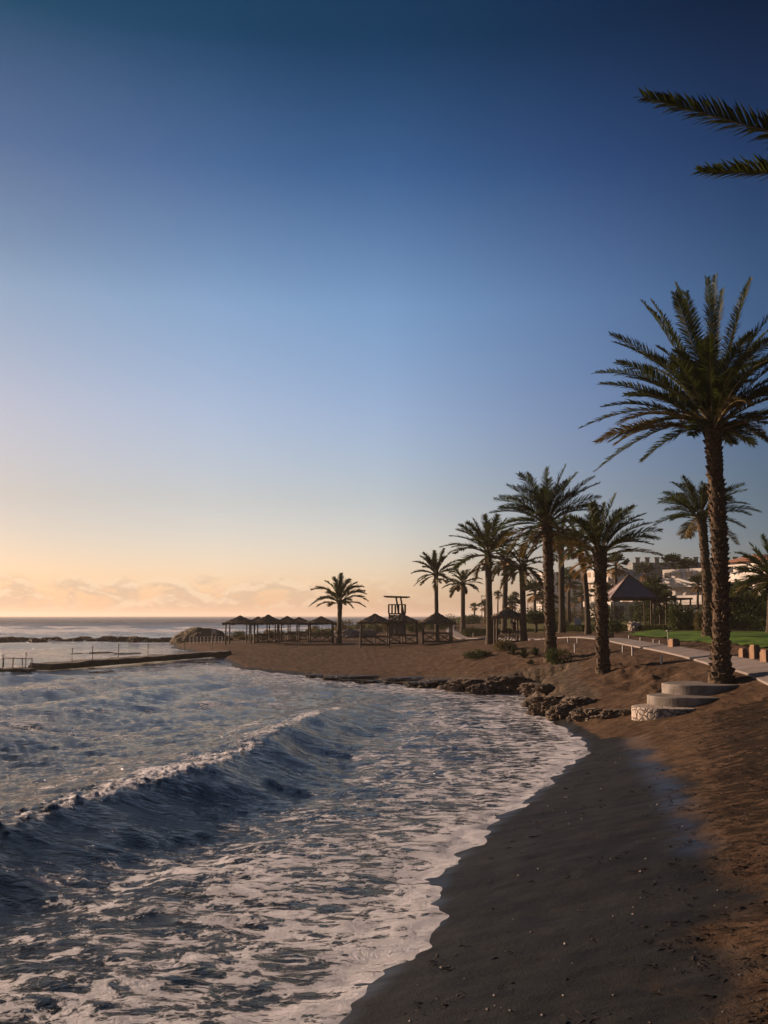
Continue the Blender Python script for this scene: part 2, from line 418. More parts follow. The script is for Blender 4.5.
SHN = np.array([ground_at(*a)[:2] for a in [(636, 738), (652, 765), (676, 800), (700, 850)]])
sd = poly_dist(X, Y, SHN)
sheen = np.exp(-(sd/.45)**2)*.7+.18*wet*np.exp(-(D/2.5)**2)+.45*np.exp(-(np.maximum(D, 0)/.22)**2)*(Y < 30)
pd = poly_dist(X, Y, PATH)
grass = ss(1.5, 4, pd)*ss(70, 95, Y)*ss(6, 14, X-2-(Y-80)*.05)*ss(.5, 3, D)
grass = np.maximum(grass, ss(140, 200, Y)*ss(1, 5, D)*.8)
weed = np.exp(-((D-3.6)/1.3)**2)*(Y < 24)*(.75+.5*ss(3, 6, X))+.1
rocky = ss(.45, .8, SL)*(1-ss(.9, 2.4, D))*(D > -2)
M['ground'] = ground_material(); M['water'] = water_material(); M['lawn'] = lawn_material()
grid_mesh('ground', X, Y, Z, None, dict(wet=wet, grass=grass, sheen=sheen, weed=weed, rocky=rocky), M['ground'])
# ---- sea
CR = np.array([G(px, py, z)[:2] for px, py, z in [(-260, 905, .34), (-120, 860, .34), (0, 829, .34), (60, 812, .34), (120, 797, .34), (200, 772, .33), (250, 752, .3), (290, 732, .26), (335, 711, .2), (372, 690, .13)]])
def crest(x, y):
    best = np.full(x.shape, 1e9); sg = np.ones(x.shape); al = np.zeros(x.shape)
    n = len(CR)-1
    for i in range(n):
        a = CR[i]; b = CR[i+1]; e = b-a; t0 = ((x-a[0])*e[0]+(y-a[1])*e[1])/(e@e)
        t = np.clip(t0, 0, 1); qx = x-a[0]-t*e[0]; qy = y-a[1]-t*e[1]
        d = np.hypot(qx, qy); m = d < best
        best = np.where(m, d, best); sg = np.where(m, np.sign(qx*e[1]-qy*e[0]), sg); al = np.where(m, i+t, al)
    return best*sg, al/n
def sea(x, y, r, d):
    c, al = crest(x, y)
    wob = .35*gn(x*.35, y*.35, 40)+.12*gn(x*1.3, y*1.3, 41)
    c = c+wob
    env = ss(0, .08, al)*(1-ss(.75, 1.0, al)) if False else (1-ss(.80, 1.0, al))
    face = np.exp(-((c-.6)/.75)**2)
    A = .39*env*(1+.25*gn(x*.3+7, y*.3, 42))
    front = np.exp(-(np.maximum(c, 0)/.85)**1.6); back = np.exp(-(np.minimum(c, 0)/2.3)**2)
    z = A*np.where(c > 0, front, back)
    z = z-.09*env*np.exp(-((c-1.7)/.9)**2)
    sp_ = r*.0011+np.maximum(0, (r*r/3000*.9)*.35)      # local grid spacing
    far = ss(-2, -7, c)
    shelter = 1-ss(-9, -1.0, d)
    # swells rolling in behind the breaking wave
    ph = c*(2*np.pi/5.2)+1.6*gn(x*.10, y*.10, 50)*2
    z = z+far*shelter*.11*np.sin(ph)*(1-ss(45, 70, r))*(1+.6*gn(x*.2, y*.2, 51))
    big = .22*gn(x*.045+y*.02, y*.085, 60)+.16*gn(x*.09, y*.16+x*.05, 61)
    z = z+shelter*big*ss(10, 40, -c)*(1+ss(90, 200, r)*1.6)
    chop = 0
    for lam, a, s in ((2.4, .028, 70), (1.3, .044, 71), (.7, .040, 72), (.36, .026, 73), (.19, .013, 74)):
        w = 1-ss(.25*lam, .6*lam, sp_)
        ca, sa = math.cos(.5+s), math.sin(.5+s)
        u = (x*.92-y*.39)/lam*.42+.3*gn(x/lam*.3, y/lam*.3, s+200); v = (x*.39+y*.92)/lam
        nz = gn(u, v, s); nz = (1-2*np.abs(nz))-.55
        chop = chop+a*w*nz
    calm = .55+.45*ss(-.5, -3.0, d)
    z = z+chop*calm*(.75+.5*far)*(1-.6*face*env)
    # thrown lip and turbulence along the crest
    lip = np.exp(-((c+.12)/np.where(c > -.12, .26, .6))**2)*env
    z = z+lip*.045*np.maximum(0, fbm(x*5.5, y*5.5, 80, 4)+.2)
    # swash: thin lobes running up the sand
    z = z*(.22+.78*ss(0.2, -2.5, d))+.022*gn(x*.55, y*.55, 90)*ss(-3, -.2, d)+.030*gn(x*1.5, y*1.5, 92)*ss(-2, -.2, d)+.012*gn(x*4, y*4, 93)*ss(-1, -.1, d)+.0
    # foam amount
    f = .29*ss(1.2, 2.5, c+.5*gn(x*.5, y*.5, 95))+.05*ss(.3, 1.2, c)
    f = np.where(c > 0, f, 0)
    f = f*(1-ss(46, 56, y))
    f = np.maximum(f, .42*ss(-4.2, -1.6, d)*(y < 60))
    f = f+.34*ss(-.9, -.05, d)*(y < 30)+.16*(c > 0)*fbm(x*.35, y*.35, 94, 2)
    f = np.maximum(f, lip*(.58+.45*gn(x*.4, y*.4, 96)))
    f = f*(1-.8*np.exp(-((c-.55)/.5)**2)*env)+.16*np.exp(-((c-1.1)/.6)**2)*env*ss(.0, .45, gn(x*.6, y*.9, 97))
    f = np.maximum(f, .22*np.exp(-((c+1.6)/1.4)**2)*env*(.6+gn(x*.4, y*.4, 98)))
    f = np.maximum(f, .24*ss(.05, .5, fbm(x*.12, y*.2, 99, 3))*(c < -2)*(y > 14))
    # white water round the reef, the jetties and outside the breakwater
    reef = ss(-9, -1.5, d)*(y > 34)*(y < 75)
    f = np.maximum(f, reef*(.30+.35*gn(x*.25, y*.25, 100)))
    cov = (y > 72)*(y < 128)*(x > -75)*.46*ss(-.25, .4, fbm(x*.05, y*.09, 101, 3)); f = np.maximum(f, cov)
    out = ss(135, 150, y)*(1-ss(230, 330, y))*.78*ss(-.3, .25, fbm(x*.012, y*.05, 102, 3)); f = np.maximum(f, out)
    f = np.maximum(f, ss(330, 420, y)*.28*ss(.15, .5, fbm(x*.004, y*.016, 103, 3))*(y < 1500))
    return z, np.clip(f, 0, 1), c
WZ, FO, CC = sea(X, Y, RR, D)
grid_mesh('sea', X, Y, WZ, D < 2.2, dict(foam=FO, seastate=ss(40, 500, RR)), M['water'])
def sheet(name, poly_fn, material, lift): pass
# ---- path: a strip draped over the ground, 6 cm thick
def strip(name, line, w, material, lift=.05):
    # resample
    pts = []
    for i in range(len(line)-1):
        a, b = line[i], line[i+1]; n = max(2, int(np.hypot(*(b-a))/.6))
        for k in range(n): pts.append(a+(b-a)*k/n)
    pts.append(line[-1]); pts = np.array(pts)
    for _ in range(12): pts[1:-1] = (pts[:-2]+pts[2:]+2*pts[1:-1])/4
    t = np.gradient(pts, axis=0); t /= np.hypot(t[:, 0], t[:, 1])[:, None]; nrm = np.stack([-t[:, 1], t[:, 0]], -1)
    mb = MB(); K = 7; cols = np.linspace(-w/2, w/2, K)
    V = []
    for j in range(K):
        q = pts+nrm*cols[j]; V.append(np.column_stack([q, H(q[:, 0], q[:, 1])+lift]))
    V = np.array(V); n = len(pts); vs = V.transpose(1, 0, 2).reshape(-1, 3)
    fs = [(i*K+j, (i+1)*K+j, (i+1)*K+j+1, i*K+j+1) for i in range(n-1) for j in range(K-1)]
    mb.add(vs, fs)
    for j, flip in ((0, 0), (K-1, 1)):
        top = V[j]; bot = top.copy(); bot[:, 2] -= .25
        fs = [(i, i+1, n+i+1, n+i) if flip else (n+i, n+i+1, i+1, i) for i in range(n-1)]
        mb.add(np.vstack([top, bot]), fs)
    o = mb.build(name, material); tag(o, kind='structure'); return o
strip('path', PATH, .95, M['path'], .06)
# lawn sheet
def lawn():
    Lp = np.array(LAWN); x0, y0 = Lp.min(0); x1, y1 = Lp.max(0); st = .5
    xs = np.arange(x0, x1, st); ys = np.arange(y0, y1, st); XX, YY = np.meshgrid(xs, ys)
    ins = in_poly(XX, YY, LAWN) & (poly_dist(XX, YY, PATH) > 1.7)
    ZZ = H(XX, YY)+.05+.03*fbm(XX*.3, YY*.3, 5, 3)+.02*gn(XX*3, YY*3, 8)
    mb = MB(); idx = {}; vs = []; fs = []
    for j in range(len(ys)-1):
        for i in range(len(xs)-1):
            if ins[j, i] and ins[j+1, i] and ins[j, i+1] and ins[j+1, i+1]:
                q = []
                for a, b in ((j, i), (j, i+1), (j+1, i+1), (j+1, i)):
                    if (a, b) not in idx: idx[(a, b)] = len(vs); vs.append((XX[a, b], YY[a, b], ZZ[a, b]))
                    q.append(idx[(a, b)])
                fs.append(tuple(q))
    mb.add(vs, fs); o = mb.build('lawn', M['lawn'], smooth=True); tag(o, kind='structure')
lawn()
# ------------------------------------------------------------------ palms
def frond_curve(base, tip=None, az=0, el=1, Ln=3, bend=.9, n=11, arch=.16):
    if tip is not None:
        b = np.array(base, float); t = np.array(tip, float); d = np.linalg.norm(t-b)
        h = t-b; lift = np.array([0, 0, 1.0])*d*arch*(.5+.5*np.hypot(h[0], h[1])/d)
        c1 = b+h*.42+lift*1.5
        return [(1-s)**2*b+2*s*(1-s)*c1+s*s*t for s in np.linspace(0, 1, n)]
    p = np.array(base, float); pts = [p.copy()]
    for i in range(n-1):
        s = (i+.5)/(n-1); e = el-bend*s**1.4
        p = p+np.array([math.cos(e)*math.cos(az), math.cos(e)*math.sin(az), math.sin(e)])*Ln/(n-1); pts.append(p.copy())
    return pts
def add_frond(mb, pts, ll, nl, lw, rr, seg=2, mleaf=0, mrib=1, start=.16, vee=.35):
    """feather leaf: rib plus narrow leaflets on both sides"""
    pts = np.array(pts); n = len(pts); T = np.gradient(pts, axis=0); T /= np.linalg.norm(T, axis=1)[:, None]
    mb.tube(pts, [rr*(1-.85*i/(n-1))*(1+.9*max(0, 1-i/2)) for i in range(n)], 4, mrib)
    roll = rr_.uniform(-.5, .5)
    for k in range(nl):
        s = start+(1-start)*(k+.5)/nl; f = s*(n-1); i = min(int(f), n-2); a = f-i
        p = pts[i]*(1-a)+pts[i+1]*a; t = T[i]*(1-a)+T[i+1]*a; t /= np.linalg.norm(t)
        sd = np.cross(t, [0, 0, 1.0]); q = np.linalg.norm(sd)
        sd = sd/q if q > .05 else np.array([1.0, 0, 0]); up = np.cross(sd, t)
        sd, up = sd*math.cos(roll)+up*math.sin(roll), up*math.cos(roll)-sd*math.sin(roll)
        prof = min(1, .35+2.2*(s-start))*(1-max(0, s-.72)*2.1)
        for sg in (-1, 1):
            Lx = ll*prof*rr_.uniform(.8, 1.1); fw = .55+.62*s+rr_.uniform(-.12, .12)
            d = sd*sg+t*fw+up*(vee+rr_.uniform(-.25, .25)); d /= np.linalg.norm(d)
            m1 = p+d*Lx*.5; e = p+d*Lx+np.array([0, 0, -1])*Lx*rr_.uniform(.04, .22)
            wv = np.cross(d, up*rr_.uniform(.5, 1)+t*rr_.uniform(-.4, .9)); wv = wv/(np.linalg.norm(wv)+1e-9)*lw*.5
            if seg == 2: mb.add([p-wv*.6, p+wv*.6, m1+wv, m1-wv, e], [(0, 1, 2, 3), (3, 2, 4)], mleaf)
            else: mb.add([p-wv, p+wv, e], [(0, 1, 2)], mleaf)
rr_ = random.Random(11)
def ss_(a, b, x):
    t = min(1, max(0, (x-a)/(b-a))); return t*t*(3-2*t)
def trunk_mesh(base, top, r0, r1, flare, boots, bulge=.0, bend=.0, rows=None, nseg=20):
    mb = MB(); h = top[2]-base[2]; rows = rows or int(h/.07)
    def centre(t):
        return np.array([base[0]+(top[0]-base[0])*t+bend*math.sin(math.pi*t), base[1]+(top[1]-base[1])*t, base[2]+h*t])-np.array(base)
    def rad(t):
        z = t*h
        return ((r0+(r1-r0)*t)*(1-.55*ss_(.25, 0, (1-t)*h)))+flare*math.exp(-z/.45)+bulge*math.exp(-((1-t)*h/.6)**2)
    vs = []; fs = []
    for i in range(rows+1):
        t = i/rows; c = centre(t); r = rad(t)
        for k in range(nseg):
            a = 2*math.pi*k/nseg
            q = r*(1+.05*math.sin(a*5+t*h*9)*math.cos(t*h*21+k*math.pi*.5)+.06*mnoise.noise(Vector((math.cos(a)*2, math.sin(a)*2, t*h*2.0))))
            vs.append((c[0]+q*math.cos(a), c[1]+q*math.sin(a), c[2] if i else c[2]-.25))
    for i in range(rows):
        for k in range(nseg):
            q = (k+1) % nseg; fs.append((i*nseg+k, i*nseg+q, (i+1)*nseg+q, (i+1)*nseg+k))
    fs.append(tuple(range(rows*nseg, (rows+1)*nseg))); mb.add(vs, fs)
    if boots:
        dz, nb, sz = boots; z = .05; j = 0
        while z < h-.03:
            for k in range(nb):
                if rr_.random() < .12: continue
                a = 2*math.pi*(k+.5*(j % 2)+rr_.uniform(-.12, .12)+j*.13)/nb; t = min(1, z/h)
                c = centre(t); r = rad(t); zz = c[2]+rr_.uniform(-.05, .05)
                wa = 1.05*math.pi/nb*.9; hh = dz*rr_.uniform(.8, 1.35)*(1+.8*(t > .93)); out = sz*rr_.uniform(.2, 1.8)*(1+1.6*max(0, t-.9)*10*.5)
                def pt(aa, rad_, zq): return (c[0]+rad_*math.cos(aa), c[1]+rad_*math.sin(aa), zq)
                mb.add([pt(a-wa, r*.98, zz), pt(a+wa, r*.98, zz), pt(a+wa*.55, r+out, zz+hh), pt(a-wa*.55, r+out, zz+hh), pt(a+wa*.8, r*.96, zz+hh*1.05), pt(a-wa*.8, r*.96, zz+hh*1.05)],
                       [(0, 1, 2, 3), (3, 2, 4, 5), (0, 3, 5), (1, 4, 2)])
            z += dz; j += 1
    return mb
def palm(name, label, basepx, crownpx, rpx, tw, tips=(), nrand=26, Y=None, boots=None, dead=6, near=False, jit=.35, wind=0.0, ll=None, seed=1, group='date palms along the shore', leafn=None, flare=.5, bulge=.25, bend=0, minel=-.25, azr=None, dry=.15, arch=.16):
    """feather palm; pixel numbers only say where it stands and how big it is"""
    global rr_
    rr_ = random.Random(seed)
    b = ground_at(*basepx) if Y is None else (lambda q: np.array([q[0], q[1], hz(q[0], q[1])]))(P(basepx[0], basepx[1], Y))
    s = b[1]/F                                                   # metres per pixel at its distance
    c = P(crownpx[0], crownpx[1], b[1])
    Ln = rpx*s; r = tw*s*.5*(.86 if near else .9)
    root = empty(name, b); tag(root, label, 'palm tree', group)
    top = np.array([c[0], c[1], c[2]+.02*Ln])
    trunk_mesh(b, top, r*1.0, r*.93, r*flare, boots, r*bulge, bend*s, nseg=24 if near else 12, rows=None if near else 24).build('trunk', M['bark'] if near else M['bark_far'], root, smooth=not near)
    cl = c-b; nl = leafn or (52 if near else 24); lf = ll or .21*Ln; lw = (.030 if near else .065)*max(1, s*1000/45)
    mb = MB()
    for (tx, ty) in tips:
        t = P(tx, ty, b[1]); t[1] += rr_.uniform(-jit, jit)*Ln
        st = cl+np.array([rr_.uniform(-1, 1), rr_.uniform(-1, 1), rr_.uniform(-.6, .3)])*r*.7
        add_frond(mb, frond_curve(st, t-b, arch=arch), lf, nl, lw, .022 if near else .03, 2 if near else 1, 0)
    for i in range(nrand):
        u = i/max(1, nrand-1); el = 1.42-(1.42-minel)*u**(1.15 if near else .85)+rr_.uniform(-.1, .1); az = i*2.39996+rr_.uniform(-.3, .3)
        if azr: az = rr_.uniform(*azr)
        if wind: az = az-wind*math.sin(az)*.5
        st = cl+np.array([math.cos(az), math.sin(az), 0])*r*(.25+.6*u)+np.array([0, 0, .03*Ln-.09*Ln*u])
        le = Ln*rr_.uniform(.78, 1.0)*(.88 if el > 1.1 else 1)
        add_frond(mb, frond_curve(st, None, az, el, le, rr_.uniform(.55, 1.05)), lf, nl, lw, .022 if near else .03, 2 if near else 1, 2 if (u > .8 and rr_.random() < dry*5) else 0)
    mb.build('crown', [M['frond'], M['rachis'], M['frond_dry']], root)
    if dead:
        db = MB()
        for i in range(dead):
            az = rr_.uniform(0, 6.28)
            st = cl+np.array([math.cos(az), math.sin(az), 0])*r*.8+np.array([0, 0, -.14*Ln-rr_.random()*.12*Ln])
            add_frond(db, frond_curve(st, None, az, rr_.uniform(-.5, .3), Ln*rr_.uniform(.35, .6), rr_.uniform(.8, 1.3)), lf*.8, int(nl*.6), lw, .02, 1, 0)
        db.build('dead_fronds', [M['dead'], M['rachis']], root)
    return root, b, s
A_t = [(588, 382), (589, 420), (600, 468), (612, 440), (650, 456), (681, 442), (616, 328), (612, 346), (645, 298), (659, 291), (678, 281), (692, 285), (708, 277), (721, 270), (735, 278), (757, 273), (748, 290), (772, 312),
       (752, 445), (772, 420), (800, 372), (792, 340), (785, 318), (768, 400), (640, 318), (634, 372), (622, 398), (812, 398), (740, 440), (780, 436), (668, 300), (630, 432)]
palm('date_palm', 'tallest date palm, rough boot-covered trunk rising behind the round concrete steps', (721, 682), (712, 424), 122, 18, A_t, 40, boots=(.115, 10, .05), near=True, dead=0, seed=3, leafn=95, flare=.62, bulge=.12, bend=3, minel=.22, ll=.42, arch=.17)
B_t = [(656, 504), (661, 494), (672, 520), (680, 478), (690, 482), (757, 513), (748, 490), (740, 486), (666, 510), (752, 503), (731, 488), (720, 482)]
palm('date_palm', 'slim date palm on the lawn, close behind the trunk of the tallest palm', (708, 637), (701, 517), 50, 10, B_t, 22, boots=(.14, 8, .04), near=True, seed=5, leafn=60, dead=3, bend=2)
C_t = [(616, 494), (637, 505), (648, 513), (662, 531), (664, 538), (596, 500), (589, 505), (606, 503), (578, 520), (566, 536), (630, 508), (655, 522), (650, 545), (572, 556)]
palm('date_palm', 'short date palm on an eroded sand mound, its fronds blown to the right', (603, 673), (600, 552), 58, 13.5, C_t, 15, boots=(.13, 8, .045), near=True, seed=8, leafn=56, minel=.15, wind=.9, dead=4, flare=.3)
D_t = [(529, 471), (546, 470), (563, 468), (577, 473), (597, 485), (600, 498), (517, 476), (502, 494), (494, 500), (490, 514), (502, 525), (509, 484), (590, 480), (604, 512), (500, 508), (514, 505)]
palm('date_palm', 'dense date palm with a dark shrub round its foot, left of the short palm', (551, 661), (547, 522), 56, 11.5, D_t, 36, boots=(.14, 8, .04), near=True, seed=9, leafn=60, dead=9, minel=-.5, dry=.3)
E_t = [(459, 525), (450, 536), (440, 547), (483, 516), (472, 520), (505, 520), (496, 516), (514, 527), (524, 536), (450, 552), (466, 523), (530, 548)]
palm('date_palm', 'date palm at the left side of the lone thatched hut', (490, 644), (488, 553), 46, 7.6, E_t, 20, boots=None, seed=12, leafn=34, dead=4)
F_t = [(413, 562), (412, 573), (414, 586), (423, 553), (434, 551), (451, 552), (460, 560), (444, 549), (420, 556), (462, 575)]
palm('date_palm', 'date palm rising behind the rightmost hut of the seaside row', (437, 641.5), (436, 574), 26, 4.6, F_t, 16, seed=14, dead=2, leafn=26)
H_t = [(309, 606), (312, 590), (317, 600), (325, 581), (341, 573), (350, 579), (364, 587), (368, 601), (353, 608), (357, 583), (333, 577), (366, 594)]
palm('date_palm', 'lone date palm between the two rows of thatched huts', (339, 643.5), (340, 602), 30, 5.2, H_t, 15, seed=15, dead=0, leafn=28, minel=.1, arch=.28)
palm('date_palm', 'small bushy date palm in the grass behind the rope posts', (463, 632), (463, 583), 20, 5, (), 24, seed=16, dead=3, leafn=24, minel=-.4)
palm('date_palm', 'date palm just right of the lone hut, in front of a paler one', (524, 641), (522, 566), 32, 6.4, (), 26, seed=17, dead=8, leafn=26, minel=-.5)
palm('date_palm', 'brownish date palm seen behind the lone thatched hut', (504, 634), (506, 562), 25, 5.8, (), 24, seed=18, dead=10, leafn=24, minel=-.5, dry=.5)
palm('date_palm', 'thick-trunked date palm right behind the dense one', (562, 626), (561, 535), 30, 6.8, (), 24, seed=19, dead=9, leafn=24, minel=-.5, Y=78)
palm('date_palm', 'date palm with yellowing fronds just left of the short blown palm', (588, 629), (580, 545), 34, 6.0, (), 26, seed=20, dead=10, leafn=26, minel=-.5, Y=70, bend=2, dry=.5)
palm('date_palm', 'broad date palm beside the hotel at the right edge, over the hedge', (772, 625), (772, 578), 44, 11, [(733, 568), (736, 582), (742, 556), (752, 543), (765, 534), (740, 596)], 44, seed=23, dead=2, leafn=34, Y=56)
# palm standing right beside the photographer; only two leaf tips reach into view
palm('date_palm', 'nearby date palm at the upper right whose leaf tips hang into view', (905, 800), (905, 170), 250, 40, [(643, 97), (700, 172)], 26, jit=.0, Y=12.5, near=True, boots=(.12, 9, .05), seed=34, leafn=130, dead=0, azr=(-1.0, 1.0), ll=.46, minel=.1, arch=.0)
# ---- fan palms
def fan_palm(label, px, base_py, crown_py, rpx, tw, Y, seed, n=26):
    rg = random.Random(seed); q = P(px, base_py, Y); b = np.array([q[0], q[1], hz(q[0], q[1])]); s = Y/F
    c = P(px, crown_py, Y)-b; Rr = rpx*s
    root = empty('fan_palm', b); tag(root, label, 'palm tree', 'slender fan palms further inland')
    t = MB(); t.tube([(0, 0, -.2), (0, 0, c[2]*.5), (c[0], 0, c[2])], [tw*s*.62, tw*s*.5, tw*s*.38], 8); t.build('trunk', M['bark_far'], root, True)
    mb = MB(); db = MB()
    for i in range(n):
        dead = i > n*.84; el = rg.uniform(-.3, 1.4) if not dead else rg.uniform(-1.4, -.6); az = i*2.4+rg.uniform(-.3, .3)
        d = np.array([math.cos(el)*math.cos(az), math.cos(el)*math.sin(az), math.sin(el)]); st = c.copy(); k = Rr*rg.uniform(.4, .55)*(.7 if dead else 1)
        e = st+d*k; m = db if dead else mb; m.bar(st, e, .03*s*10, 3, mi=0)
        sd = np.cross(d, [0, 0, 1]); sd /= np.linalg.norm(sd)+1e-6; up = np.cross(sd, d)
        for j in range(9):
            a = (j-4)*.3; v = d*math.cos(a)+sd*math.sin(a)+up*.1-np.array([0, 0, .25])*abs(math.sin(a)); v /= np.linalg.norm(v)
            w = np.cross(v, up)*Rr*.035; m.add([e-w, e+w, e+v*Rr*.5+w, e+v*Rr*.62-np.array([0, 0, .1])*Rr, e+v*Rr*.5-w], [(0, 1, 2, 3, 4)])
    mb.build('crown', M['frond'], root); db.build('dead_fronds', M['dead'], root)
FP = [('fan palm rising in front of the pale hotel, left of the slate roof', 616, 618, 566, 14, 4, 120), ('fan palm before the long grey hotel, between slate roof and white villa', 673, 618, 567, 14, 3.6, 120),
      ('little fan palm against the white villa wall', 698, 612, 584, 10, 2.6, 105), ('fan palm half hidden behind the yellowing date palm', 600, 622, 590, 10, 3, 150),
      ('fan palm right of the thick-trunked date palm', 569, 622, 580, 14, 3.6, 120), ('fan palm between the two date palms by the lone hut', 535, 622, 592, 14, 3.2, 125),
      ('tiny far fan palm on the horizon left of the lone hut', 474.5, 624, 607, 5, 1.8, 190), ('thin far fan palm seen left of the lone hut roof', 498, 624, 595, 5, 1.4, 180),
      ('thin far fan palm over the lone hut roof', 515, 624, 596, 5, 1.4, 180), ('far fan palm left of the dense date palm trunk', 543, 622, 598, 8, 2, 185),
      ('far fan palm right of the dense date palm trunk', 574, 622, 602, 6, 1.6, 210), ('farthest fan palm before the pale hotel', 591, 622, 604, 6, 1.4, 220),
      ('squat fan palm over the shrubs below the grey hotel', 655, 620, 588, 13, 4, 95), ('bushy fan palm left of the white villa', 666, 622, 600, 10, 3.5, 90)]
FP += [('far fan palm in the gap left of the leaning palm, short one', 582, 622, 594, 9, 2.4, 140), ('far fan palm touching the left edge of the slate roof', 608, 622, 592, 10, 2.6, 150),
       ('far fan palm just right of the small bushy date palm', 485, 624, 606, 7, 2, 170), ('far fan palm right of the lone hut, behind the umbrella tree', 549, 622, 600, 10, 2.4, 160),
       ('far fan palm with its crown over the grey hotel, left part', 645, 618, 572, 11, 2.6, 160), ('far fan palm with its crown over the grey hotel, right part', 688, 618, 568, 11, 2.6, 160),
       ('short fan palm behind the hedge by the right hotel', 742, 620, 592, 14, 4, 85), ('stout fan palm on the meadow behind the lone hut', 512, 628, 603, 9, 3, 140)]
for i, a in enumerate(FP): fan_palm(*a, 50+i)
# ------------------------------------------------------------------ shrubs
def leaf_cloud(rx, ry, rz, n, ls, seed, boxy=False, lobes=7):
    rg = random.Random(seed); mb = MB()
    cs = [(rg.uniform(-.6, .6)*rx, rg.uniform(-.6, .6)*ry, rg.uniform(.15, .62)*rz, rg.uniform(.32, .6)) for _ in range(lobes)]
    for i in range(n):
        if boxy:
            p = Vector((rg.uniform(-rx, rx), rg.uniform(-ry, ry), rg.uniform(0, rz)))
            k = rg.randrange(4)
            if k == 0: p.y = -ry*rg.uniform(.88, 1.05)
            elif k == 1: p.x = math.copysign(rx, p.x)*rg.uniform(.9, 1.04)
            elif k == 2: p.z = rz*(rg.uniform(.9, 1.0)+.12*mnoise.noise(Vector((p.x*.8, p.y, 3))))
        else:
            c = rg.choice(cs); d = Vector((rg.gauss(0, 1), rg.gauss(0, 1), rg.gauss(0, 1))).normalized(); q = rg.uniform(.55, 1.05)*c[3]
            q *= 1+.35*mnoise.noise(d*3+Vector((c[0], c[1], c[2])))
            p = Vector((c[0]+d.x*rx*q, c[1]+d.y*ry*q, max(.02, c[2]+d.z*rz*q)))
        a = Vector((rg.gauss(0, 1), rg.gauss(0, 1), rg.gauss(0, 1))).normalized(); b2 = a.orthogonal().normalized(); l = ls*rg.uniform(.6, 1.4)
        mb.add([p-a*l, p-b2*l*.4, p+a*l, p+b2*l*.4], [(0, 1, 2, 3)])
    return mb
BP = {}
def bush(label, px, py, wpx, hpx, seed, m='bush', Y=None, group='shrubs of the promenade gardens', name='shrub', dense=1600):
    b = ground_at(px, py) if Y is None else (lambda q: np.array([q[0], q[1], hz(q[0], q[1])]))(P(px, py, Y))
    s = b[1]/F; key = (seed % 5, m)
    if key not in BP:
        mb = leaf_cloud(1, 1, 1, dense, .075, seed); o = mb.build(name, M[m]); BP[key] = o.data
    else: o = link(bpy.data.objects.new(name, BP[key]))
    o.location = [float(b[0]), float(b[1]), float(b[2]-.05)]; o.scale = (wpx*s*.5, wpx*s*.4, hpx*s*1.1); o.rotation_euler = (0, 0, seed*1.3)
    o.rotation_euler = (0, 0, 0); tag(o, label, 'shrub', group); return o
bush('dark round shrub at the foot of the dense date palm', 560, 663, 32, 15, 1)
bush('low creeping shrub on the sand left of the spiky plants', 478, 658, 34, 9, 2)
bush('dry golden shrub behind the spiky plants', 505, 650, 32, 9, 3, 'bush_dry')
bush('dark green round shrub behind the path, left of the pale boulder', 614, 632, 18, 14, 4, Y=66)
bush('dark shrub right of the pale boulder', 655, 629, 24, 16, 5, Y=84)
bush('dark shrub under the white villa', 690, 633, 34, 15, 6, Y=72)
bush('dark shrub under the lower pavilion roof', 668, 630, 26, 22, 7, Y=86)
bush('olive shrub at the foot of the slim palm', 700, 636, 16, 20, 8, 'bush_dry', Y=60)
bush('big dark shrub left of the slim palm trunk', 682, 634, 30, 24, 9, Y=66)
bush('tall dark shrub behind the pavilion', 640, 622, 34, 20, 10, Y=105)
bush('shrub mass below the right hotel, behind the hedge', 745, 620, 46, 28, 11, Y=78)
bush('shrub at the right edge below the hotel balconies', 775, 620, 40, 34, 12, Y=72)
bush('small shrub beside the white notice board', 565, 633, 12, 10, 13, Y=82)
bush('low shrub between dense palm and white notice board', 555, 634, 18, 10, 14, Y=88)
bush('grey-green shrub left of the leaning palm trunk', 600, 634, 20, 9, 15, Y=75)
bush('dry shrub behind the small bushy palm', 448, 630, 18, 12, 16, 'bush_dry', Y=128)
bush('low shrub at the foot of the small bushy palm', 472, 633, 24, 8, 17, Y=100)
k = 0
rg = random.Random(5)
for i, (px, Y_, w_, h_) in enumerate([(468, 150, 34, 9), (497, 140, 30, 10), (530, 150, 40, 13), (556, 135, 30, 14), (575, 130, 34, 12), (598, 140, 30, 16), (612, 110, 22, 18), (645, 98, 30, 13), (668, 100, 30, 13), (716, 98, 30, 14), (735, 90, 34, 28), (760, 92, 40, 32)]):
    bush(ordn(i)+' dark tree-high thicket from the left in the gardens behind the meadow', px, 622, w_, h_, 60+i, 'bush_dry' if i in (1, 4) else 'bush', Y=Y_, group='thickets behind the meadow', name='thicket')
for px in list(range(236, 335, 11)):
    bush(ordn(k)+' scrub bush from the left behind the thatched huts', px+rg.uniform(-2, 2), 640, rg.uniform(14, 22), rg.uniform(6, 10)*(1 if px > 260 else .8), 20+k, 'bush_dry' if k % 2 else 'bush', Y=110+rg.uniform(-8, 8), group='scrub bushes behind the huts'); k += 1
for px in list(range(346, 450, 10)):
    bush(ordn(k)+' scrub bush from the left behind the thatched huts', px+rg.uniform(-2, 2), 636, rg.uniform(14, 22), rg.uniform(8, 13), 20+k, 'bush_dry' if k % 2 else 'bush', Y=125+rg.uniform(-8, 10), group='scrub bushes behind the huts'); k += 1
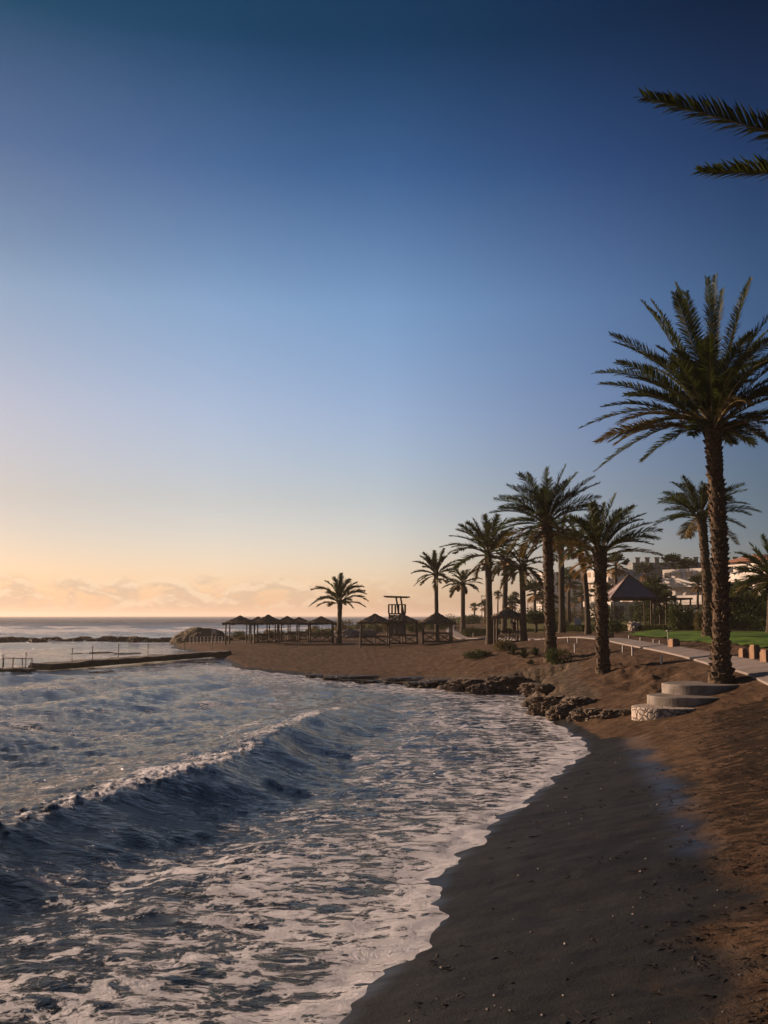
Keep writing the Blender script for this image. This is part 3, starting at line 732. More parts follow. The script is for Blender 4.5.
# low hedge along the meadow, tall hedge behind the lawn
def hedge(label, p0, p1, Y0, Y1, hpx, thick, seed, m='bush', n=5000):
    a = P(*p0, Y0); b = P(*p1, Y1); d = b[:2]-a[:2]; Ln = float(np.hypot(*d)); c = (a+b)/2
    z = min(hz(a[0], a[1]), hz(b[0], b[1]))-.05
    o = leaf_cloud(Ln/2, thick, hpx*c[1]/F, n, .11, seed, True).build('hedge', M[m]); o.location = (float(c[0]), float(c[1]), z); o.rotation_euler = (0, 0, math.atan2(d[1], d[0])); tag(o, label, 'hedge'); return o
hedge('low dark hedge between the path and the meadow, behind the lone hut', (470, 630), (545, 630), 98, 92, 8, .6, 3)
hedge('low dark hedge behind the white notice board', (552, 630), (600, 632), 84, 76, 7, .6, 4)
hedge('tall dark clipped hedge behind the lawn at the right edge', (727, 630), (830, 630), 66, 60, 33, 1.0, 5, n=14000)
hedge('low dark hedge at the back of the lawn, below the pale boulder', (616, 632), (700, 632), 72, 66, 6.5, .5, 6, n=5000)
# umbrella-shaped dark tree right of the lone hut
def low_tree(px, py, Y, wpx, hpx, seed, label):
    q = P(px, py, Y); b = np.array([q[0], q[1], hz(q[0], q[1])]); s = Y/F
    root = empty('tree', b); tag(root, label, 'tree'); t = MB(); t.tube([(0, 0, -.1), (.05, 0, hpx*s*.6), (-.1, .1, hpx*s*.9)], [.14, .1, .06], 7)
    for a in range(5): t.bar((0, 0, hpx*s*.5), (math.cos(a*1.3)*wpx*s*.3, math.sin(a*1.3)*wpx*s*.3, hpx*s*.85), .05, 5, .02)
    t.build('trunk', M['bark_far'], root, True)
    o = leaf_cloud(wpx*s*.5, wpx*s*.4, hpx*s*.6, 2200, .12, seed, lobes=9).build('crown', M['bush'], root); o.location = (0, 0, hpx*s*.55)
low_tree(536, 631, 86, 30, 17, 3, 'dark umbrella-shaped tree right of the lone hut')
low_tree(656, 622, 92, 34, 34, 4, 'dark spreading tree between slate roof and white villa')
# spiky agaves beside the dense palm
def agave(label, px, py, rpx, seed):
    b = ground_at(px, py); s = b[1]/F; rg = random.Random(seed); mb = MB()
    for i in range(34):
        az = i*2.4; el = rg.uniform(.15, 1.3); Lr = rpx*s*rg.uniform(.7, 1.1); d = Vector((math.cos(el)*math.cos(az), math.cos(el)*math.sin(az), math.sin(el)))
        sd = d.cross(Vector((0, 0, 1))).normalized()*Lr*.09; m = d*Lr*.5+Vector((0, 0, .03)); e = d*Lr-Vector((0, 0, .12))*Lr*math.cos(el)
        mb.add([-sd*.6, sd*.6, m+sd, m-sd, e, m-Vector((0, 0, .03))], [(0, 1, 2, 3), (3, 2, 4), (1, 0, 5), (1, 5, 2), (0, 3, 5), (2, 5, 4), (3, 4, 5)])
    o = mb.build('agave', M['bush'], None); o.location = [float(v) for v in b]; tag(o, label, 'plant', 'spiky plants by the dense date palm')
agave('leftmost spiky plant on the sand left of the dense palm', 513, 655, 10, 1)
agave('middle spiky plant on the sand left of the dense palm', 524, 658, 12, 2)
agave('spiky plant nearest the trunk of the dense palm', 536, 656, 11, 3)
agave('small spiky plant on the bank below the dense palm', 531, 665, 7, 4)
# ------------------------------------------------------------------ rocks
def rock_mesh(name, seed, flat=.6, sub=4, amp=.35):
    import bmesh
    bm = bmesh.new(); bmesh.ops.create_icosphere(bm, subdivisions=sub, radius=1.0)
    o = Vector((seed*7.3, seed*3.1, seed*1.7))
    for v in bm.verts:
        p = v.co.copy(); f = 1+amp*mnoise.fractal(p*1.1+o, 1.0, 2.0, 4)+.25*abs(mnoise.noise(p*2.6+o))
        cell = mnoise.voronoi(p*2.2+o)[0]; f += .48*(cell[1]-cell[0])-.2
        cell = mnoise.voronoi(p*5.5+o)[0]; f += .20*(cell[1]-cell[0])+.09*mnoise.noise(p*13+o)-.05
        q = p*f; q.z *= flat
        if q.z > flat*.62: q.z = flat*.62+(q.z-flat*.62)*.3
        v.co = q
    me = bpy.data.meshes.new(name); bm.to_mesh(me); bm.free()
    return me
RM = [rock_mesh('rock', i+1, .62, 5) for i in range(7)]
def rock(label, px, py, wpx, hpx, k, m='rock', depth=None, name='rock', group=None, z=None, Y=None, rz=0., cat='rock'):
    b = (ground_at(px, py) if Y is None else P(px, py, Y)) if z is None else G(px, py, z)
    s = b[1]/F; me = RM[k % len(RM)]
    key = (k % len(RM), m)
    if key not in RCACHE: c = me.copy(); c.materials.clear(); c.materials.append(M[m]); RCACHE[key] = c
    o = link(bpy.data.objects.new(name, RCACHE[key]))
    o.location = (float(b[0]), float(b[1]), float(b[2])); hx = wpx*s*.5
    o.scale = (hx, (depth or hx*.8), hpx*s/.55*.62); o.rotation_euler = (0, 0, rz); tag(o, label, cat, group); return o
RCACHE = {}
g2 = 'craggy rocks of the near ledge below the short palm'
for i, (px, py, w, h) in enumerate([(541, 712, 26, 17), (562, 715, 34, 18), (588, 716, 34, 15), (612, 715, 26, 11), (552, 703, 36, 13), (580, 703, 40, 11), (533, 705, 16, 13), (628, 713, 18, 8), (574, 719, 16, 8)]):
    rock(['craggy rock at the seaward tip of the near ledge', 'pale craggy boulder in the middle of the near ledge front', 'dark craggy rock at the shore end of the near ledge', 'low rock where the near ledge meets the beach',
          'flat rock topping the seaward half of the near ledge', 'flat rock topping the shore half of the near ledge', 'small rock at the far corner of the near ledge', 'rock nearest the round concrete steps',
          'small wave-washed rock in front of the near ledge'][i], px, py, w, h, i, group=g2, rz=i*.9)
g1 = 'craggy rocks of the middle ledge'
for i, (px, py, w, h) in enumerate([(458, 690, 26, 12), (482, 693, 30, 15), (508, 692, 34, 13), (532, 690, 26, 11), (470, 683, 40, 9), (505, 682, 46, 9), (545, 688, 22, 8)]):
    rock(['leftmost craggy rock of the middle ledge', 'tallest craggy rock at the front of the middle ledge', 'wide rock right of the middle ledge centre', 'dark rock near the right end of the middle ledge', 'flat rock on the back left of the middle ledge', 'flat rock on the back of the middle ledge', 'rightmost low rock of the middle ledge'][i],
         px, py, w, h, i+2, group=g1, rz=i*.7)
g0 = 'dark wet rocks of the far ledge'
for i, (px, py, w, h) in enumerate([(250, 676, 30, 4), (352, 682, 26, 8), (372, 683, 30, 9), (396, 684, 32, 9), (422, 686, 30, 9), (440, 684, 26, 9), (362, 677, 30, 5), (410, 679, 40, 6), (336, 678, 26, 6), (318, 676, 24, 5)]):
    rock(ordn(i)+' dark wet rock of the far ledge, counted along the water', px, py, w*1.2, h*.65, i+1, 'rock_wet', group=g0, rz=i*.5)
gb = 'boulders of the breakwater'
kk = 0
px = -12.0
while px < 190:
    w = rg.uniform(7, 13); h = rg.uniform(2.6, 4.6)*(1.15 if 90 < px < 140 else 1)
    rock(ordn(kk)+' boulder from the left along the breakwater', px, 641+rg.uniform(-.6, .8), w*1.5, h*1.9, kk, 'rock_wet' if kk % 3 else 'rock', z=.05, group=gb, rz=kk, name='boulder', cat='boulder'); px += w*.82; kk += 1
for i, (px, py, w, h) in enumerate([(95, 672, 56, 4), (140, 669, 40, 4), (186, 668, 30, 4), (16, 671, 46, 3.5), (76, 655, 20, 3), (100, 654, 26, 4), (130, 655, 34, 4), (160, 656, 34, 3), (205, 664, 28, 5)]):
    rock(['longest weedy reef in front of the jetty', 'weedy reef under the middle of the jetty', 'weedy reef near the shore end of the jetty', 'weedy reef under the left platform', 'small reef rock behind the jetty tip', 'dark reef rock left of the middle behind the jetty', 'long reef rock behind the jetty', 'low reef rock behind the jetty near shore', 'dark rocks at the shore end of the jetty'][i],
         px, py, w, h, i+3, 'algae', z=-.12, group='weedy reef rocks round the jetty', name='reef_rock', depth=1.6)
def mound_mesh():
    import bmesh
    bm = bmesh.new(); bmesh.ops.create_icosphere(bm, subdivisions=5, radius=1.0)
    for v in bm.verts:
        p = v.co.copy(); q = p*(1+.10*mnoise.noise(p*2.3)+.05*mnoise.fractal(p*7, 1, 2, 3)); q.z = max(-.1, q.z)**1.15 if q.z > 0 else q.z; v.co = q
    me = bpy.data.meshes.new('earth_mound'); bm.to_mesh(me); bm.free(); me.materials.append(simple('mound_earth', (.15, .11, .065), (.08, .065, .035), 4, .95, 1, .06)); return me
MOUND = mound_mesh()
# sand mound with scrub, pale boulder on the lawn, tarp heap
mo = rock('large rounded earth mound at the seaward end of the hut row', 201, 643, 62, 21, 2, 'bush_dry', Y=108, name='earth_mound', cat='mound')
mo.location.z = hz(mo.location.x, mo.location.y)-.2; mo.scale = (3.3, 2.6, 1.6); mo.data = MOUND
bo = rock('pale upright boulder standing on the lawn before the pavilion', 634, 621, 11, 9, 4, 'rock_pale', Y=70, name='boulder', cat='boulder'); bo.location.z = hz(bo.location.x, bo.location.y)+.1; bo.scale = (.42, .4, 1.15)
tp = rock('low grey tarpaulin-covered heap behind the second hut group', 356, 640, 34, 12, 5, 'tarp', Y=108, name='covered_heap', cat='heap'); tp.location.z = hz(tp.location.x, tp.location.y); tp.scale = (2.4, 1.6, 1.8)
# ------------------------------------------------------------------ jetty, platform
def jetty(label, a, b, w, th, name='jetty'):
    a = np.array(a); b = np.array(b); d = b-a; Ln = np.hypot(d[0], d[1]); t = d[:2]/Ln; n = np.array([-t[1], t[0]])
    root = empty(name, (a[0], a[1], 0)); tag(root, label, 'jetty'); mb = MB(); K = 26
    for lo, hi, mi, ww in ((-th, -.12, 1, w*.94), (-.12, 0, 0, w)):
        vs = []
        for i in range(K+1):
            c = a+d*i/K
            for sgn in (-1, 1):
                j = rg.uniform(-.16, .16) if mi else rg.uniform(-.07, .07)
                x, y = c[:2]+n*sgn*(ww/2+j)
                vs += [(x-a[0], y-a[1], c[2]+lo), (x-a[0], y-a[1], c[2]+hi+rg.uniform(-.05, .03))]
        fs = []
        for i in range(K):
            o = i*4; fs += [(o+1, o+3, o+7, o+5), (o, o+1, o+5, o+4), (o+3, o+2, o+6, o+7), (o+2, o, o+4, o+6)]
        fs += [(0, 2, 3, 1), (K*4, K*4+1, K*4+3, K*4+2)]
        m = MB(); m.add(vs, fs); m.build('deck' if mi == 0 else 'foundation', M['jetty'] if mi == 0 else M['algae'], root)
    return root
J0 = G(40, 663.5, .36); J1 = G(222, 650.5, .5)
jetty('long low concrete jetty with metal posts running out from the sandy spit', J0, J1, 1.5, .36)
K0 = G(-60, 668, .22); K1 = G(33, 668, .22)
jetty('weed-covered concrete platform in the sea at the left edge', K0, K1, 1.3, .45, 'sea_platform')
J2 = G(85, 654, .25); J3 = G(182, 650.5, .4)
def mpost(label, px, z0, line, h, name='metal_post', r=.024):
    # post on the deck line at pixel column px
    a, b = line; best = None
    for t in np.linspace(0, 1, 200):
        q = a+(b-a)*t; x = 384+q[0]/q[1]*F*1.01
        if best is None or abs(x-px) < best[0]: best = (abs(x-px), q)
    q = best[1]; mb = MB(); mb.bar((0, 0, -.05), (0, 0, h), r, 7); mb.bar((0, 0, h*.9), (0, 0, h*1.03), r*1.5, 6)
    o = mb.build(name, M['metal']); o.location = [float(v) for v in q]; tag(o, label, 'post', 'metal posts on the jetty and platform'); return o
for i, (px, h) in enumerate([(72, .75), (92, .8), (118, .85), (148, .75), (184, .7), (212, .7)]): mpost(ordn(i)+' metal post from the sea end of the long jetty', px, 0, (J0, J1), h)
for i, (px, h) in enumerate([(3, .7), (13, .55), (26, .8)]): mpost(ordn(i)+' metal post from the left on the platform at the left edge', px, 0, (K0, K1), h)
# handrail on the platform
hr = MB(); q0 = K0+(K1-K0)*.62; q1 = K0+(K1-K0)*.93
hr.bar(q0+[0, .8, .5], q1+[0, .8, .45], .02, 6)
for t in (0, .33, .66, 1): p = q0+(q1-q0)*t+[0, .8, 0]; hr.bar(p, p+[0, 0, .5], .03, 6)
tag(hr.build('handrail', M['metal']), 'low metal handrail on the platform at the left edge', 'railing')
# small white railing and notice below the mound
fr = MB(); a = P(190, 642, 96); a[2] = hz(a[0], a[1])
for i in range(10): fr.bar(a+[i*.34, 0, -.05], a+[i*.34, 0, .75], .03, 5)
fr.bar(a+[0, 0, .72], a+[3.06, 0, .72], .03, 5); fr.bar(a+[0, 0, .4], a+[3.06, 0, .4], .025, 5)
tag(fr.build('white_railing', M['stake']), 'low white railing at the foot of the earth mound', 'railing')
def sign(label, px, py, Y, w, h, ph, m='white'):
    q = P(px, py, Y); z = hz(q[0], q[1]); root = empty('notice_board', (q[0], q[1], z)); tag(root, label, 'sign')
    b = MB(); b.box((0, 0, ph-h/2), (w/2, .025, h/2)); b.build('panel', M[m], root); p = MB()
    for s in (-1, 1): p.bar((s*w*.4, .04, -.1), (s*w*.4, .04, ph-.02), .03, 6)
    p.build('post', M['metal'], root)
sign('small white notice board by the earth mound', 214, 643, 95, .45, .4, 1.35)
sign('white upright notice board beyond the path', 578, 629, 80, .55, .75, 1.0)
# ------------------------------------------------------------------ thatched huts
def hut(label, px, base_py, apex_py, hw_px, eave_py, Y, group, rz=0., rail=True, seed=0):
    rg = random.Random(seed); q = P(px, base_py, Y); z = hz(q[0], q[1]); s = Y/F
    root = empty('thatched_hut', (q[0], q[1], z), rz); tag(root, label, 'beach hut', group)
    za = P(px, apex_py, Y)[2]-z; ze = P(px, eave_py, Y)[2]-z; w = hw_px*s; p = w*.78
    for sx in (-1, 1):
        for sy in (-1, 1):
            m = MB(); m.bar((sx*p, sy*p, -.1), (sx*p*.98, sy*p*.98, ze+.12), .075, 7, .06); m.build('post', M['wood'], root)
    rf = MB(); K = 12; ring = []; lv = 9
    for l in range(lv+1):
        t = l/lv; zz = za+(ze-za)*t**.92; r = w*t*(1+.012*(l % 2))
        pts = []
        for side in range(4):
            for k in range(K):
                u = -1+2*k/K; a = [(u, -1), (1, u), (-u, 1), (-1, -u)][side]
                c = 1-.06*abs(u)**4
                pts.append((a[0]*r*c, a[1]*r*c, zz+(rg.uniform(-.05, .05) if l == lv else rg.uniform(-.02, .02))+(.03 if l % 2 else 0)))
        ring.append(pts)
    vs = [v for pts in ring for v in pts]; n = 4*K; fs = []
    for l in range(lv):
        for k in range(n): fs.append((l*n+k, (l+1)*n+k, (l+1)*n+(k+1) % n, l*n+(k+1) % n))
    low = [(v[0]*.97, v[1]*.97, v[2]-.14+rg.uniform(-.05, .05)) for v in ring[-1]]; o0 = len(vs); vs += low
    for k in range(n): fs.append((lv*n+k, o0+k, o0+(k+1) % n, lv*n+(k+1) % n))
    inner = [(v[0]*.3, v[1]*.3, za-.35) for v in ring[-1]]; o1 = len(vs); vs += inner
    for k in range(n): fs.append((o0+k, o1+k, o1+(k+1) % n, o0+(k+1) % n))
    fs.append(tuple(range(o1, o1+n))); rf.add(vs, fs)
    for k in range(160):   # loose straw along the eaves
        side = rg.randrange(4); u = rg.uniform(-1, 1); a = [(u, -1), (1, u), (-u, 1), (-1, -u)][side]; x, y = a[0]*w*.98, a[1]*w*.98; l = rg.uniform(.08, .26)
        rf.add([(x-.03, y-.01, ze+.03), (x+.03, y+.01, ze+.03), (x+rg.uniform(-.04, .04), y, ze-l)], [(0, 1, 2)])
    rf.build('roof', M['thatch'], root)
    fb = MB()
    for sy in (-1, 1): fb.bar((-p, sy*p, ze+.02), (p, sy*p, ze+.02), .05, 6); fb.bar((sy*p, -p, ze+.07), (sy*p, p, ze+.07), .05, 6)
    fb.build('beam', M['wood'], root)
    if rail:
        for sy in (-1, 1):
            rl = MB(); y = sy*p
            rl.bar((-p, y, .78), (p, y, .78), .045, 6); rl.bar((-p, y, .12), (p, y, .12), .04, 6); rl.bar((0, y, .1), (0, y, .78), .04, 6)
            for x0, x1 in ((-p, 0), (0, p)): rl.bar((x0, y, .12), (x1, y, .78), .03, 5); rl.bar((x0, y, .78), (x1, y, .12), .03, 5)
            rl.build('railing', M['wood'], root)
gl = 'thatched huts in the left row by the sea'
for i, (px, ap, hw, Y) in enumerate([(240, 615.5, 16, 88), (258, 616.5, 13, 98), (268, 614.5, 15.5, 88), (287, 616, 14, 91), (299, 617, 13, 100), (321, 616.2, 15, 90)]):
    hut(['leftmost thatched hut of the left row, nearest the mound', 'second thatched hut from the left, set back a little', 'third thatched hut from the left, the tallest of its row', 'fourth thatched hut from the left', 'fifth thatched hut from the left, set back', 'sixth thatched hut from the left, nearest the lone palm'][i],
        px, 643, ap, hw, 623, Y, gl, rail=i > 1, seed=i)
gr_ = 'thatched huts in front of the lifeguard tower'
for i, (px, ap, hw, Y) in enumerate([(375, 613.5, 18, 80), (402, 613.5, 19, 81), (437, 611.8, 18, 79)]):
    hut(['thatched hut just right of the lone palm, left of the tower', 'thatched hut standing before the lifeguard tower', 'thatched hut with a palm trunk behind it, right end of the row'][i], px, 642, ap, hw, 622.5, Y, gr_, seed=10+i)
hut('lone thatched hut between two palm trunks, nearest the path', 507.5, 640, 607, 15, 616.5, 66, 'lone hut', seed=20)
# picnic bench silhouettes under the third hut
bt = ground_at(268, 643); tb = empty('picnic_table', (bt[0], bt[1]+.2, bt[2])); tag(tb, 'low dark picnic table under the tallest hut of the left row', 'table')
m = MB(); m.box((0, 0, .72), (.8, .35, .03)); m.build('table_top', M['wood'], tb)
for s in (-1, 1): m = MB(); m.bar((s*.6, -.25, 0), (s*.6, .2, .7), .05, 6); m.bar((s*.6, .25, 0), (s*.6, -.2, .7), .05, 6); m.build('leg', M['wood'], tb)
# ------------------------------------------------------------------ lifeguard tower
def tower():
    Y = 92; q = P(397, 641, Y); z = hz(q[0], q[1]); s = Y/F; root = empty('lifeguard_tower', (q[0], q[1], z)); tag(root, 'lifeguard tower with a flat tilted roof on two posts, behind the huts', 'tower')
    zz = lambda py: float(P(397, py, Y)[2]-z)
    zp = zz(613.8); w = .75
    m = MB(); m.box((0, 0, (zp-.1)/2+.35), (w*.92, w*.8, (zp-.1)/2-.35)); m.build('cabin', M['tarp'], root)
    for sx in (-1, 1):
        for sy in (-1, 1): m = MB(); m.bar((sx*w, sy*w, -.1), (sx*w*.95, sy*w*.95, zp), .07, 6); m.build('leg', M['wood'], root)
    m = MB(); m.box((0, 0, zp), (w*1.05, w*1.05, .06)); m.build('platform', M['wood'], root)
    m = MB(); h = zz(605.2)-zp
    for i in range(6):
        x = -w+2*w*i/5
        for y in (-w, w): m.box((x, y, zp+h/2+.05), (.07, .02, h/2))
        for x2 in (-w, w): m.box((x2, x, zp+h/2+.05), (.02, .07, h/2))
    for y in (-w, w): m.bar((-w, y, zp+h+.05), (w, y, zp+h+.05), .04, 6); m.bar((y, -w, zp+h+.05), (y, w, zp+h+.05), .04, 6)
    m.build('railing', M['wood'], root)
    zt = zz(597.2)
    for x0, x1 in ((.05, -.08), (.48, .34)): m = MB(); m.bar((x0+.12, 0, zp), (x1, 0, zt), .10, 7, .08); m.build('roof_post', M['wood'], root)
    m = MB(); m.box((0, 0, 0), (1.2, .8, .05)); m.box((0, 0, -.07), (1.0, .06, .04)); o = m.build('roof', M['wood'], root); o.location = (-.02, 0, zt+.04); o.rotation_euler = (0, R(1.5), 0)
    m = MB()
    for x in (-.25, .25): m.bar((x, -w-.6, 0), (x, -w, zp), .03, 5)
    for i in range(6): t = (i+.5)/6; m.bar((-.25, -w-.6*(1-t), zp*t), (.25, -w-.6*(1-t), zp*t), .025, 5)
    m.build('ladder', M['wood'], root)
tower()
# ------------------------------------------------------------------ pavilion
def pavilion():
    Y = 80; q = P(630, 626, Y); z = hz(q[0], q[1]); s = Y/F; zz = lambda py: float(P(632, py, Y)[2]-z)
    root = empty('pavilion', (q[0], q[1], z), 0); tag(root, 'open pavilion with a pyramid slate roof beside the pale boulder', 'pavilion')
    w = 22.5*s; za = zz(575); ze = zz(597); m = MB()
    m.add([(-w, -w, ze), (w, -w, ze), (w, w, ze), (-w, w, ze), (0, 0, za), (-w, -w, ze-.12), (w, -w, ze-.12), (w, w, ze-.12), (-w, w, ze-.12)],
          [(0, 1, 4), (1, 2, 4), (2, 3, 4), (3, 0, 4), (0, 5, 6, 1), (1, 6, 7, 2), (2, 7, 8, 3), (3, 8, 5, 0), (8, 7, 6, 5)]); m.build('roof', M['slate'], root)
    m = MB()
    for a, b in (((-w, -w), (w, -w)), ((w, -w), (w, w)), ((w, w), (-w, w)), ((-w, w), (-w, -w))):
        m.bar((a[0]*1.02, a[1]*1.02, ze-.16), (b[0]*1.02, b[1]*1.02, ze-.16), .11, 6)
        m.bar((a[0]*1.02, a[1]*1.02, ze-.03), (0, 0, za+.03), .06, 5)
    m.build('eave_beam', M['wood'], root)
    for a in ((-1, -1), (1, -1), (1, 1), (-1, 1)):
        m = MB(); m.bar((a[0]*w*.88, a[1]*w*.88, -.1), (a[0]*w*.88, a[1]*w*.88, ze-.1), .05, 8); m.build('post', M['wood'], root)
    # lower flat shelter to the right
    q = P(671, 626, Y+1); z = hz(q[0], q[1]); r2 = empty('shelter', (q[0], q[1], z)); tag(r2, 'low flat-roofed wooden shelter joined to the right of the pavilion', 'shelter')
    w2 = 17*s; z2 = float(P(671, 599, Y+1)[2]-z); m = MB(); m.box((0, 0, z2), (w2, 1.5, .07)); m.build('roof', M['wood'], r2)
    for x in (-.9, 0, .9):
        for y in (-1.3, 1.3): m = MB(); m.bar((x*w2, y, -.1), (x*w2, y, z2), .07, 7); m.build('post', M['wood'], r2)
    for x in (-1, 1): m = MB(); m.bar((-w2*.9, x*1.32, z2-.1), (w2*1.2, x*1.32, .2), .07, 6); m.build('brace', M['wood_red'], r2)
pavilion()
# ------------------------------------------------------------------ buildings
def block(label, name, px, py, Y, w, d, h, rz, floors, bays, side_bays, wallm, balcony=True, parapet=0, roofm=None, slope=0, z0=None, cat='building', lastf=1):
    """storeyed block: walls, floor slabs standing proud as balconies, recessed windows with frames; local -y and -x faces carry openings"""
    q = P(px, py, Y); z = hz(q[0], q[1])-.3; root = empty(name, (q[0], q[1], z), rz); tag(root, label, cat)
    m = MB(); m.box((0, 0, h/2), (w/2, d/2, h/2)); m.build('wall', M[wallm], root); fh = h/floors
    for f in range(floors):
        zf = f*fh
        if balcony and f:
            m = MB(); m.box((0, -d/2-.55, zf), (w/2, .55, .09)); m.box((0, -d/2-1.07, zf+.55), (w/2, .05, .45)); m.box((-w/2-.45, -.1, zf), (.45, d/2*.98, .09)); m.box((-w/2-.87, -.1, zf+.55), (.04, d/2*.98, .42)); m.build('balcony', M[wallm], root)
        for b in range(bays):
            x = -w/2+w*(b+.5)/bays; ww = w/bays*.32
            m = MB(); m.box((x, -d/2-.01, zf+fh*.48), (ww, .03, fh*.34)); o = m.build('window', M['glass'], root)
            m = MB(); m.box((x, -d/2-.045, zf+fh*.48), (.04, .02, fh*.34)); m.box((x, -d/2-.045, zf+fh*.83), (ww+.05, .03, .05)); m.build('frame', M['white'], o)
        for b in range(side_bays):
            y = -d/2+d*(b+.5)/side_bays; ww = d/side_bays*.3
            m = MB(); m.box((-w/2-.01, y, zf+fh*.48), (.03, ww, fh*.34)); m.build('window', M['glass'], root)
    if parapet:
        m = MB(); n = parapet
        m.box((0, 0, h+.12), (w/2+.1, d/2+.1, .12))
        for i in range(n):
            x = -w/2+w*(i+.5)/n; m.box((x, -d/2+.2, h+.75), (w/n*.22, .3, .52)); m.box((x, -d/2+.2, h+1.35), (w/n*.30, .4, .1))
        m.build('parapet', M[wallm], root)
    if roofm:
        m = MB(); e = .6
        m.add([(-w/2-e, -d/2-e-.6, h), (w/2+e, -d/2-e-.6, h), (w/2+e, d/2+e, h), (-w/2-e, d/2+e, h), (-w/2+slope, 0, h+slope*.55), (w/2-slope, 0, h+slope*.55)],
              [(0, 1, 5, 4), (1, 2, 5), (2, 3, 4, 5), (3, 0, 4), (3, 2, 1, 0)]); m.build('roof', M[roofm], root)
    return root
block('long grey hotel with a crenellated roofline on the skyline', 'hotel', 698, 616, 230, 30, 10, 12.0, R(-6), 5, 12, 3, 'grey', parapet=14)
block('pale sunlit hotel block behind the leaning palm, left of the slate roof', 'hotel', 619, 616, 210, 10, 9, 10.0, R(24), 4, 4, 4, 'white')
block('white villa with a terracotta roof left of the tallest palm trunk', 'villa', 699, 620, 118, 5.2, 6, 6.1, R(36), 3, 3, 4, 'white', parapet=0)
block('white hotel wing with long balconies at the right edge', 'hotel', 778, 618, 112, 8.5, 8, 6.4, R(16), 3, 4, 3, 'white', roofm='tile', slope=1.6)
block('low white house behind the slate roof', 'house', 652, 618, 150, 7, 6, 3.8, R(20), 2, 3, 2, 'white', roofm='tile', slope=1.2, balcony=False)
block('pale low building at the far end of the meadow, behind the palms', 'house', 572, 618, 430, 26, 12, 19, R(14), 4, 8, 3, 'white')
block('small pale kiosk under the pavilion roof', 'kiosk', 622, 622, 120, 4, 3, 2.6, R(10), 1, 2, 1, 'white', balcony=False, cat='kiosk')
# ------------------------------------------------------------------ steps
def steps():
    b = ground_at(662, 722); Y0 = b[1]+1.15; s = Y0/F
    root = empty('round_steps', (P(700, 700, Y0)[0], Y0, 0)); tag(root, 'three round concrete steps stacked at the foot of the tallest palm', 'steps')
    ox = root.location.x
    def disc(name, pxl, pxr, rim_py, bot_py, dy, m, bump_=.0):
        xl = P(pxl, 700, Y0+dy)[0]-ox; xr = P(pxr, 700, Y0+dy)[0]-ox; r = (xr-xl)/2; cx = (xl+xr)/2; cy = dy
        yf = Y0+dy-r*.8; zt = P(690, rim_py, yf)[2]; zb = P(690, bot_py, yf)[2]-.25
        mb = MB(); n = 72; vs = []; prof = [(1, zb), (1, zt-.035), (.988, zt-.008), (.96, zt)]
        for rr, z in prof:
            for k in range(n):
                a = 2*math.pi*k/n; j = 1+.006*mnoise.noise(Vector((math.cos(a)*3, math.sin(a)*3, z*5)))+bump_*mnoise.noise(Vector((math.cos(a)*14, math.sin(a)*14, z*20)))
                vs.append((cx+r*rr*j*math.cos(a), cy+r*rr*j*.82*math.sin(a), z))
        fs = [(i*n+k, i*n+(k+1) % n, (i+1)*n+(k+1) % n, (i+1)*n+k) for i in range(3) for k in range(n)]+[tuple(range(3*n, 4*n))]
        mb.add(vs, fs); mb.build(name, m, root, smooth=False)
    disc('lower_step', 632, 712, 709, 724, .05, M['stonec'], .012)
    disc('middle_step', 648, 738, 698, 711, .55, M['conc'])
    disc('upper_step', 663, 748, 685.5, 697, 1.25, M['conc'])
m_, nt_, b_ = mat('stone_clad'); v_ = nt_.nodes.new('ShaderNodeTexVoronoi'); v_.feature = 'DISTANCE_TO_EDGE'; v_.inputs['Scale'].default_value = 6; L(nt_, obj_co(nt_), v_.inputs['Vector'])
L(nt_, mixc(nt_, sstep(nt_, v_.outputs['Distance'], .02, .09), (.12, .09, .07), mixc(nt_, noise(nt_, 5, 4, .6, obj_co(nt_)), (.28, .22, .17), (.55, .46, .38))), b_.inputs['Base Color']); b_.inputs['Roughness'].default_value = .85
L(nt_, bump(nt_, sstep(nt_, v_.outputs['Distance'], .0, .12), .9, .03), b_.inputs['Normal']); M['stonec'] = m_
steps()
# ------------------------------------------------------------------ stakes, bollards
gs = 'weathered rope stakes beside the path'
ST = [(577.5, 643, 5), (568, 642, 5), (623, 651.5, 6), (632.5, 655, 8.5), (661.5, 664, 9), (640.5, 641.5, 4), (653.5, 644, 4.5), (660, 645.5, 5), (629, 639.5, 4), (505, 647, 7), (495.5, 641.5, 9), (575, 652, 8), (473, 637, 4), (555, 643, 4)]
ST.sort()
for i, (px, py, h) in enumerate(ST):
    b = ground_at(px, py); s = b[1]/F; m = MB(); hh = h*s; m.tube([(0, 0, -.1), (0, 0, hh*.9), (0.01, 0, hh)], [.04, .035, .02], 7); o = m.build('stake', M['stake']); o.location = [float(v) for v in b]; o.rotation_euler = (rg.uniform(-.06, .06), rg.uniform(-.06, .06), 0)
    tag(o, ordn(i)+' pale rope stake from the left along the sandy side of the path', 'stake', gs)
